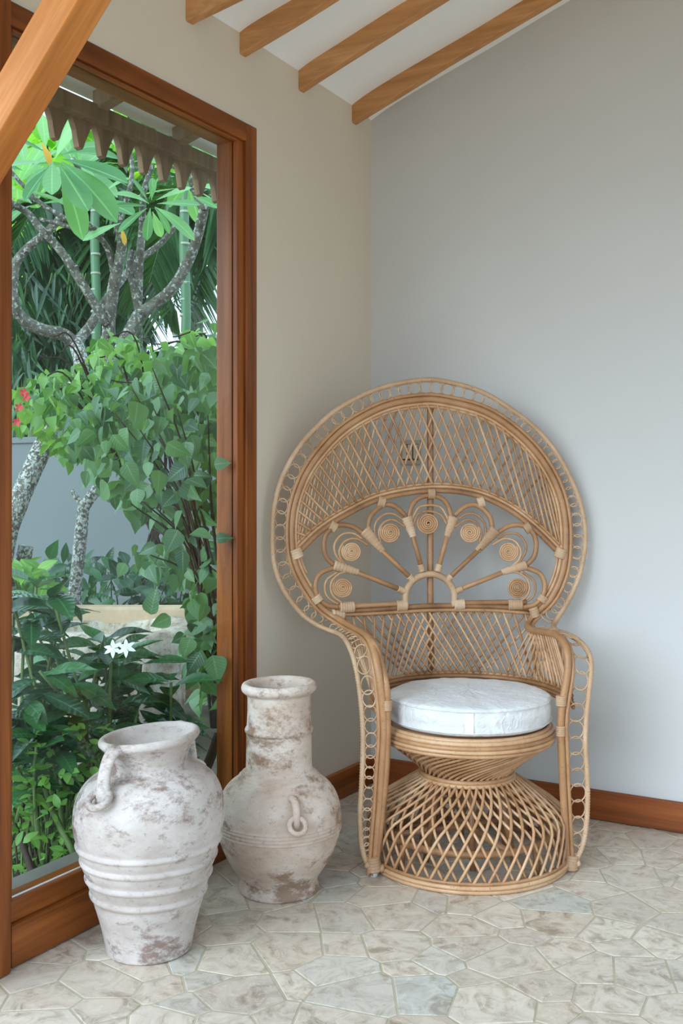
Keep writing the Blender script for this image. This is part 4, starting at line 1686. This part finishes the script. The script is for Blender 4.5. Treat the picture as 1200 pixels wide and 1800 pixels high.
for (x, y, t, a, ln) in [(80, 262, 4.6, 95, 60), (96, 280, 4.6, 60, 66), (92, 290, 4.5, 205, 62), (88, 292, 4.45, 228, 70), (92, 285, 4.4, 268, 48), (104, 290, 4.45, -55, 84), (108, 285, 4.45, -38, 120),
                        (110, 280, 4.5, -15, 112), (108, 272, 4.55, 12, 90), (106, 296, 4.55, -66, 112), (84, 270, 4.6, 150, 60), (100, 270, 4.65, 75, 58), (112, 272, 4.7, 28, 70), (80, 285, 4.7, 180, 70),
                        (262, 350, 4.9, 70, 52), (266, 352, 4.9, 85, 40), (262, 358, 4.85, 150, 60), (258, 362, 4.85, 175, 54), (258, 366, 4.8, 215, 62), (264, 366, 4.75, 262, 52), (272, 364, 4.8, -28, 80),
                        (276, 358, 4.85, 4, 70), (274, 352, 4.9, 25, 62), (268, 372, 4.8, -70, 46), (260, 354, 4.9, 120, 46), (272, 366, 4.85, -48, 44),
                        (180, 340, 5.2, 35, 50), (170, 345, 5.2, 170, 60), (176, 350, 5.2, -20, 60), (172, 336, 5.2, 120, 50), (40, 300, 5.2, 160, 50), (44, 290, 5.2, 100, 60), (48, 300, 5.2, 40, 60),
                        (330, 320, 5.3, 120, 46), (332, 318, 5.3, 60, 50), (336, 330, 5.3, 10, 60), (340, 345, 5.3, -20, 44), (212, 392, 5.4, -160, 70), (230, 275, 5.4, 60, 50), (228, 280, 5.4, 130, 56), (232, 285, 5.4, 10, 56)]:
    aimed(fr, 'plum', x, y, t, a, ln * 1.05, rg.uniform(-0.12, 0.05))
aimed(fr, 'yel', 72, 250, 4.55, -60, 42)
aimed(fr, 'yel', 212, 400, 5.3, -70, 30)
for px, py, t in ((30, 330, 5.6), (140, 300, 5.8), (330, 330, 5.8), (60, 360, 6.0)):
    rosette(fl, px, py, t, 9, 0.27)


# ------------------------------------------------------------------ ringed palm stems
def ringed(px, py0, py1, t, r, label):
    p0, p1 = at(px, py0, t), at(px, py1, t)
    root = thing('ringed_palm', Vector((p1.x, p1.y, GY)), label, 'palm')
    n = 30
    z0, z1 = GY, p0.z
    zz = z0
    mat = bpy.data.materials.get('palm_green') or mat_plain('palm_green', srgb(74, 112, 72), 0.45)
    mat2 = bpy.data.materials.get('palm_node') or mat_plain('palm_node', srgb(150, 160, 138), 0.7)
    P = [Vector((0.01 * math.sin(i), 0, (z1 - z0) * i / 20)) for i in range(21)]
    MB().tube(P, r, 12).build('stem', mat, root)
    st = 0.145 * t / 8
    k = 0.2
    while k < z1 - z0:
        MB().tube([Vector((0, 0, k)), Vector((0, 0, k + 0.016))], r * 1.07, 12).build('node_ring', mat2, root)
        k += st * rg.uniform(0.8, 1.2)
    return root


pa = ringed(168, 300, 640, 7.6, 0.034, 'green ringed palm stem left of the frangipani limbs')
pb = ringed(325, 300, 580, 7.2, 0.034, 'green ringed palm stem behind the right frangipani limb')


# ------------------------------------------------------------------ palm fronds, each one a curved rib with narrow leaflets
def frond(root, base, tip, sag, nl, ll, wide=0.035, kind_mat='lf_palm', face=None):
    P = []
    n = 16
    for i in range(n + 1):
        t = i / n
        p = base.lerp(tip, t)
        p.z += sag * math.sin(PI * t) - 0.25 * sag * t * t
        P.append(p)
    path = Path(P)
    loc = root.location
    mb = MB()
    mb.tube([p - loc for p in P], [lerp(0.014, 0.004, i / n) for i in range(n + 1)], 5)
    for k in range(nl):
        u = 0.12 + 0.86 * k / nl
        s = u * path.len
        p = path.at(s)
        t = path.tan(s)
        side = t.cross(Vector((0, 0, 1))).normalized()
        ln = ll * (0.55 + 0.9 * math.sin(PI * min(1, u * 0.92 + 0.06)) ** 0.8) * rg.uniform(0.85, 1.1) * 0.72
        for sg in (-1, 1):
            d = (side * sg + t * 0.75 + Vector((0, 0, -0.28 - rg.random() * 0.35))).normalized()
            w = wide * rg.uniform(0.8, 1.1)
            wv = d.cross(Vector((0, 0, 1))).normalized() * w * 0.5
            a = p - loc
            m = a + d * ln * 0.45 + Vector((0, 0, 0.02))
            e = a + d * ln + Vector((0, 0, -0.16 * ln))
            mb.add([a - wv * 0.3, a + wv * 0.3, m + wv, m - wv, e], [(0, 1, 2, 3), (3, 2, 4)])
    return mb.build('frond', M[kind_mat], root, smooth=False)


def palm(label, top, t, fr_list, **kw):
    c = at(top[0], top[1], t)
    root = thing('palm', Vector((c.x, c.y, GY)), label, 'palm')
    MB().tube([Vector((0, 0, 0)), Vector((0, 0, c.z - GY))], [0.06, 0.05], 10).build('trunk', M['bark'], root)
    for (ex, ey, et, sag) in fr_list:
        frond(root, c.copy(), at(ex, ey, et), sag, 26, 0.62, **kw)
    return root


palm('dark palm with arching fronds behind the left frangipani', (150, 430), 8.4,
     [(20, 420, 7.8, 0.35), (40, 520, 7.8, 0.3), (110, 560, 7.8, 0.25), (230, 540, 7.9, 0.3), (280, 430, 8.0, 0.35), (60, 340, 8.4, 0.3), (220, 350, 8.4, 0.3), (170, 600, 7.9, 0.2), (300, 520, 8.4, 0.3), (10, 600, 8.0, 0.3)], wide=0.06)
palm('dark palm with drooping fronds at the right side of the window', (345, 420), 8.0,
     [(262, 480, 7.6, 0.3), (305, 530, 7.6, 0.25), (410, 400, 7.8, 0.3), (280, 380, 7.8, 0.3), (345, 330, 8.2, 0.2), (395, 470, 7.8, 0.3)], wide=0.06)
palm('far palm whose fronds fill the gap between the frangipani limbs', (240, 330), 9.2,
     [(160, 430, 8.8, 0.4), (210, 480, 8.8, 0.3), (290, 450, 8.8, 0.3), (340, 380, 8.9, 0.3), (120, 340, 9.0, 0.3), (240, 230, 9.2, 0.1), (235, 540, 8.8, 0.2)], wide=0.06)

# ------------------------------------------------------------------ bamboo foliage to the left
bam = thing('bamboo_clump', base_of(80, 600, 7.9), 'dark clump of drooping bamboo leaves at the left above the garden wall', 'bamboo')
BPOLY = [(15, 455), (110, 455), (190, 510), (200, 620), (150, 690), (15, 720)]
for k in range(9):
    x = rg.uniform(20, 170)
    limb(bam, [(x, 1000, 7.9), (x + rg.uniform(-10, 10), 620, 7.9), (x + rg.uniform(-30, 30), 480, 7.7)], 0.012, 0.005, M['gstem'], 'cane', 6)


def bleaf():
    p = sample(BPOLY, 7.65, 8.5)
    d = rnd_dir((rg.uniform(-1, 1) * 0.8, rg.uniform(-0.3, 0.3), -0.9), 0.5)
    return p, d, rnd_dir(TOCAM + Vector((0, 0, 0.6)), 0.6), rg.uniform(0.20, 0.34)


for k in range(280):
    put_leaf(bam, 'bamb', *bleaf())
stuff_leaves(bam, 'bamb', [bleaf() for _ in range(700)])

# ------------------------------------------------------------------ backlit broad leaves high at the left
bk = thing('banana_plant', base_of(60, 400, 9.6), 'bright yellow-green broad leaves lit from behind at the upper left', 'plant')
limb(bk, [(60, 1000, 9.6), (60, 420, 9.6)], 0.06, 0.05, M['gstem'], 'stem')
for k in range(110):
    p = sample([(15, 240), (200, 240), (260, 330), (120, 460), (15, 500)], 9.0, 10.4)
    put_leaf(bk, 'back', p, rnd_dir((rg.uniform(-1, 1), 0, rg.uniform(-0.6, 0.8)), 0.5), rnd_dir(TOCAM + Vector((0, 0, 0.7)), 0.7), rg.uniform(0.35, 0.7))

# tall hedge far behind
hd = thing('far_hedge', Vector((*at(200, 700, 12.5).xy, GY)), 'mass of far dark green foliage closing the garden behind the palms', 'hedge')
limb(hd, [(200, 1000, 12.5), (200, 700, 12.5)], 0.08, 0.05, M['bark'], 'trunk')
its = []
HP = [(0, 200), (230, 200), (235, 520), (250, 600), (300, 640), (345, 640), (400, 640), (400, 860), (0, 860)]
for k in range(2600):
    its.append((sample(HP, 11, 13.5), rnd_dir((0, 0, -0.4), 1.0), rnd_dir(TOCAM + Vector((0, 0, 0.6)), 0.8), rg.uniform(0.25, 0.5)))
stuff_leaves(hd, 'dark', its)
its = []
for k in range(330):
    its.append((sample([(230, 200), (400, 200), (400, 420), (330, 440), (240, 480)], 11, 13), rnd_dir((0, 0, -0.4), 1.0), rnd_dir(TOCAM + Vector((0, 0, 0.6)), 0.8), rg.uniform(0.25, 0.5)))
stuff_leaves(hd, 'dark', its, 'leaf_mass')

# ------------------------------------------------------------------ stone basin
def mat_rough_stone():
    m, nt, bs, _ = newmat('basin_stone')
    geo = N(nt, 'ShaderNodeNewGeometry')
    n1 = N(nt, 'ShaderNodeTexNoise', i_Scale=6.0, i_Detail=6.0, i_Roughness=0.7)
    n2 = N(nt, 'ShaderNodeTexNoise', i_Scale=26.0, i_Detail=5.0, i_Roughness=0.75)
    for n in (n1, n2):
        nt.links.new(geo.outputs['Position'], n.inputs['Vector'])
    r1 = ramp(nt, [(0.3, srgb(150, 126, 104)), (0.5, srgb(196, 182, 164)), (0.7, srgb(222, 216, 206))])
    nt.links.new(n1.outputs[0], r1.inputs[0])
    r2 = ramp(nt, [(0.38, (0.35, 0.28, 0.22)), (0.5, (1, 1, 1))])
    nt.links.new(n2.outputs[0], r2.inputs[0])
    c = mixc(nt, 0.6, r1.outputs[0], r2.outputs[0], 'MULTIPLY')
    nt.links.new(c, bs.inputs['Base Color'])
    bs.inputs['Roughness'].default_value = 0.9
    bump(nt, n2.outputs[0], 0.6, 0.02, bs)
    return m


M['rock'] = mat_rough_stone()
BC = at(172, 1100, 4.72)
bas = thing('stone_basin', Vector((BC.x, BC.y, GY)), 'rough pale stone basin with a smooth rim standing among the shrubs', 'basin', rz=YAW)
zt = BC.z - GY


def rocky(p):
    q = Vector((p.x * 1.0, p.y * 0.72, p.z))
    r = Vector((q.x, q.y, 0)).length
    k = 1.0 if p.z < zt - 0.02 else 0.25
    d = mnoise.noise(q * 4.2) * 0.05 + mnoise.noise(q * 13) * 0.028 + mnoise.noise(q * 31) * 0.010
    if r > 0.02:
        f = Vector((q.x, q.y, 0)) / r
        q += f * d * k
    q.z += mnoise.noise(q * 3.1) * 0.03 * min(1, p.z / 0.2)
    return q


MB().lathe([(0.26, 0.0), (0.33, 0.08), (0.39, 0.20), (0.42, 0.32), (0.435, 0.42), (0.44, 0.49), (0.435, zt - 0.015), (0.42, zt), (0.36, zt + 0.003), (0.335, zt - 0.008), (0.32, zt - 0.04), (0.29, zt - 0.14),
            (0.2, zt - 0.2), (0.001, zt - 0.21)], 90, rocky).build('bowl', M['rock'], bas)
MB().prism([(-0.46, 0.26), (0.44, 0.24), (0.44, 0.36), (-0.46, 0.38)], 2, 0.2, zt + 0.055).build('back_ledge', mat_plaster('ledge_stone', srgb(198, 172, 142), 0.2, 0.7, 7.0), bas, smooth=False, bevel=0.012)

# ------------------------------------------------------------------ plants along the foot of the garden wall
wl = thing('low_shrub', base_of(200, 1030, 6.0), 'low dark shrub growing along the foot of the grey garden wall', 'shrub')
for k in range(16):
    x = rg.uniform(70, 330)
    limb(wl, [(x, 1140, 6.0), (x + rg.uniform(-12, 12), 1060, 6.0), (x + rg.uniform(-20, 20), rg.uniform(985, 1020), 5.9)], 0.006, 0.003, M['gstem'], 'stem', 5)
for k in range(170):
    p = sample([(60, 1000), (95, 965), (120, 985), (180, 985), (330, 1005), (330, 1100), (60, 1100)], 5.6, 6.2)
    put_leaf(wl, 'dark', p, rnd_dir((rg.uniform(-1, 1), 0, 0.3), 0.6), rnd_dir(TOCAM + Vector((0, 0, 0.8)), 0.6), rg.uniform(0.10, 0.17))
w2 = thing('low_shrub', base_of(50, 1030, 5.6), 'light green long-leaved shrub at the left edge beside the basin rim', 'shrub')
for k in range(6):
    x = rg.uniform(20, 70)
    limb(w2, [(x, 1140, 5.0), (x + 5, 1060, 5.0), (x + rg.uniform(-20, 20), 1010, 4.9)], 0.006, 0.003, M['gstem'], 'stem', 5)
for k in range(34):
    p = sample([(15, 1000), (60, 985), (80, 1010), (75, 1060), (15, 1070)], 4.7, 5.2)
    put_leaf(w2, 'grnd', p, rnd_dir((rg.uniform(-0.3, 1), 0, 0.2), 0.5), rnd_dir(TOCAM * 0.4 + Vector((0, 0, 0.9)), 0.5), rg.uniform(0.07, 0.13))

# ------------------------------------------------------------------ climber: bright bushy top and the leafy curtain on the right
vb = thing('flowering_bush', base_of(150, 760, 4.9), 'bright green small-leaved bush spreading across the middle of the window', 'bush')
VB = [(15, 690), (60, 655), (130, 640), (190, 575), (235, 600), (300, 590), (383, 555), (395, 720), (300, 780), (220, 800), (120, 815), (85, 790), (60, 750), (15, 745)]
for k in range(26):
    x, y = rg.uniform(120, 380), rg.uniform(600, 760)
    limb(vb, [(300 + rg.uniform(-60, 60), 960, 4.7), ((x + 300) / 2, 820, 4.7), (x, y, 4.6), (x - rg.uniform(10, 70), y - rg.uniform(-10, 30), 4.5)], 0.007, 0.003, M['twig'], 'twig', 5)


def vbl():
    p = sample(VB, 4.25, 5.0)
    return p, rnd_dir((rg.uniform(-1, 1), 0, -0.5), 0.6), rnd_dir(TOCAM * 0.5 + Vector((0, 0, 1.0)), 1.0), rg.uniform(0.04, 0.085)


for k in range(300):
    put_leaf(vb, 'bush', *vbl())
stuff_leaves(vb, 'bush', [vbl() for _ in range(420)])
stuff_leaves(vb, 'vine', [(p + FWD * 0.25, d, n_, z_) for p, d, n_, z_ in [vbl() for _ in range(600)]])  # darker leaf colour behind the bush stands in for its inner shade
for px, py in ((42, 690), (34, 716), (30, 742), (46, 698)):
    c = at(px, py, 4.3) - vb.location
    mb = MB()
    for k in range(5):
        a = 2 * PI * k / 5
        d = RGT * math.cos(a) + Vector((0, 0, math.sin(a)))
        s = d.cross(TOCAM)
        mb.add([c, c + d * 0.012 + s * 0.007, c + d * 0.022 + TOCAM * 0.006, c + d * 0.012 - s * 0.007], [(0, 1, 2, 3)])
    mb.build('red_flower', M['red_fl'], vb)

vn = thing('climbing_vine', base_of(395, 1250, 3.9), 'dense dark heart-leaved climber hanging beside the right window jamb', 'vine')
VN = [(255, 640), (330, 610), (400, 600), (402, 1230), (345, 1225), (318, 1130), (340, 1040), (300, 1010), (230, 990), (225, 950), (310, 960), (300, 905), (235, 905), (190, 870), (130, 800), (120, 740), (180, 690)]
for k in range(22):
    tx, ty = rg.uniform(200, 390), rg.uniform(640, 1000)
    tt = rg.uniform(3.55, 4.2)
    limb(vn, [(390 + rg.uniform(-18, 12), 1280, 3.8), (385 + rg.uniform(-30, 14), 1120, 3.8), (lerp(375, tx, 0.4), lerp(1050, ty, 0.55), 3.8), (tx, ty, tt)], 0.007, 0.0025, M['twig'], 'stem', 5)
limb(vn, [(318, 1420, 3.6), (362, 1350, 3.65), (384, 1290, 3.7)], 0.020, 0.017, M['twig'], 'stem', 8)


def vnl(t0=3.45, t1=4.25):
    p = sample(VN, t0, t1)
    return p, rnd_dir((rg.uniform(-0.9, 0.9), 0, -0.8), 0.7), rnd_dir(TOCAM * 0.9 + Vector((0, 0, 0.8)), 1.0), rg.uniform(0.045, 0.10)


for k in range(285):
    put_leaf(vn, 'vine', *vnl())
for (x, y, a, ln) in [(376, 816, 5, 30), (380, 947, 8, 28), (374, 1152, -78, 52), (352, 1148, 235, 44), (345, 1180, -120, 40), (300, 1085, 205, 40), (265, 1080, 80, 50), (330, 880, 80, 50),
                      (325, 820, 215, 42), (220, 990, 240, 30), (290, 940, -60, 34), (275, 960, 200, 36), (335, 1120, 250, 40)]:
    aimed(vn, 'vine', x, y, 3.29 if x > 360 else 3.5, a, ln, -0.01, face=TOCAM + Vector((rg.uniform(-.3, .3), rg.uniform(-.3, .3), rg.uniform(0, .6))))
stuff_leaves(vn, 'vine', [vnl(3.9, 4.4) for _ in range(380)])
VN[:] = [(335, 1000), (395, 980), (400, 1240), (350, 1230)]
stuff_leaves(vn, 'vine', [vnl(3.6, 4.2) for _ in range(130)])

# ------------------------------------------------------------------ glossy shrub with two white flowers
gd = thing('gardenia_shrub', base_of(130, 1400, 3.25), 'glossy dark green shrub with two white star flowers in front of the basin', 'shrub')
GP = [(10, 1040), (60, 1020), (110, 1050), (150, 1110), (215, 1130), (320, 1190), (335, 1260), (300, 1300), (200, 1330), (150, 1280), (110, 1330), (10, 1420)]
tips = []
for k in range(40):
    p = sample(GP, 2.95, 3.6)
    tips.append(p)
for (x, y, t) in [(112, 1072, 3.2), (55, 1090, 3.1), (70, 1180, 3.0), (180, 1130, 3.3), (195, 1165, 3.2), (120, 1200, 3.1), (60, 1260, 3.0), (95, 1290, 3.05), (250, 1210, 3.4), (280, 1270, 3.4), (40, 1230, 3.0), (75, 1275, 2.95), (50, 1310, 2.95), (100, 1320, 3.0), (30, 1350, 2.95), (130, 1260, 3.1)]:
    tips.append(at(x, y, t))
for p in tips:
    basep = gd.location + Vector((rg.uniform(-0.25, 0.25), rg.uniform(-0.25, 0.25), 0))
    mid = basep.lerp(p, 0.55) + Vector((rg.uniform(-.05, .05), rg.uniform(-.05, .05), 0.05))
    MB().tube([q - gd.location for q in catmull([basep, mid, p], 4)], [0.008] * 4 + [0.005] * 5, 5).build('stem', M['gstem'], gd)
    a0 = rg.uniform(0, 6)
    for k in range(rg.choice((5, 6, 6, 7))):
        a = a0 + k * 2.1
        el = rg.uniform(-0.35, 0.6)
        d = Vector((math.cos(a) * math.cos(el), math.sin(a) * math.cos(el), math.sin(el)))
        put_leaf(gd, 'gard', p - Vector((0, 0, 0.02 * (k // 2))) + d * 0.01, d, Vector((0, 0, 1)) + TOCAM * 0.35 + d * 0.1 + Vector((rg.uniform(-.3, .3), rg.uniform(-.3, .3), 0)), rg.uniform(0.105, 0.175))
for (x, y) in ((199, 1140), (222, 1139)):
    c = at(x, y, 2.96) - gd.location
    nrm = (TOCAM + Vector((0, 0, 0.5))).normalized()
    u = nrm.orthogonal().normalized()
    v = nrm.cross(u)
    f = MB().tube([c - nrm * 0.03, c], [0.002, 0.004], 6).build('white_flower', M['white_fl'], gd)
    for k in range(6):
        a = 2 * PI * k / 6 + rg.uniform(-.15, .15) + x
        d = u * math.cos(a) + v * math.sin(a)
        s = d.cross(nrm)
        MB().add([c, c + d * 0.012 + s * 0.0065 + nrm * 0.002, c + d * 0.022 + s * 0.004, c + d * 0.029 - nrm * 0.003, c + d * 0.022 - s * 0.004, c + d * 0.012 - s * 0.0065 + nrm * 0.002],
                 [(0, 1, 2, 3, 4, 5)]).build('petal', M['white_fl'], f)

# ------------------------------------------------------------------ low ground shrub behind the jars
gc = thing('ground_shrub', base_of(150, 1450, 3.1), 'fresh green small-leaved undergrowth behind the wide-mouthed jar', 'shrub')
GC = [(10, 1360), (60, 1290), (130, 1270), (250, 1290), (330, 1280), (395, 1215), (395, 1420), (300, 1460), (10, 1545)]
for k in range(34):
    x = rg.uniform(10, 190)
    y1 = rg.uniform(1290, 1400)
    limb(gc, [(x, 1560, 2.95), (x + rg.uniform(-20, 20), 1450, 3.05), (x + rg.uniform(-40, 40), y1, 3.15)], 0.004, 0.002, M['gstem'] if k % 2 else M['twig'], 'stem', 5)
limb(gc, [(60, 1545, 2.82), (45, 1500, 2.9), (25, 1450, 3.0)], 0.011, 0.008, M['twig'], 'stem', 6)
limb(gc, [(130, 1500, 2.9), (90, 1420, 3.0), (70, 1350, 3.1)], 0.010, 0.007, M['gstem'], 'stem', 6)


def gcl():
    p = sample(GC, 2.85, 3.6)
    if p.z < GY + 0.01:
        p.z = GY + rg.uniform(0.01, 0.1)
    return p, rnd_dir((rg.uniform(-1, 1), rg.uniform(-1, 1), 0.2), 0.6), rnd_dir(Vector((0, 0, 1.2)) + TOCAM * 0.5, 0.5), rg.uniform(0.022, 0.048)


for k in range(300):
    put_leaf(gc, 'grnd', *gcl())
stuff_leaves(gc, 'grnd', [gcl() for _ in range(1100)])
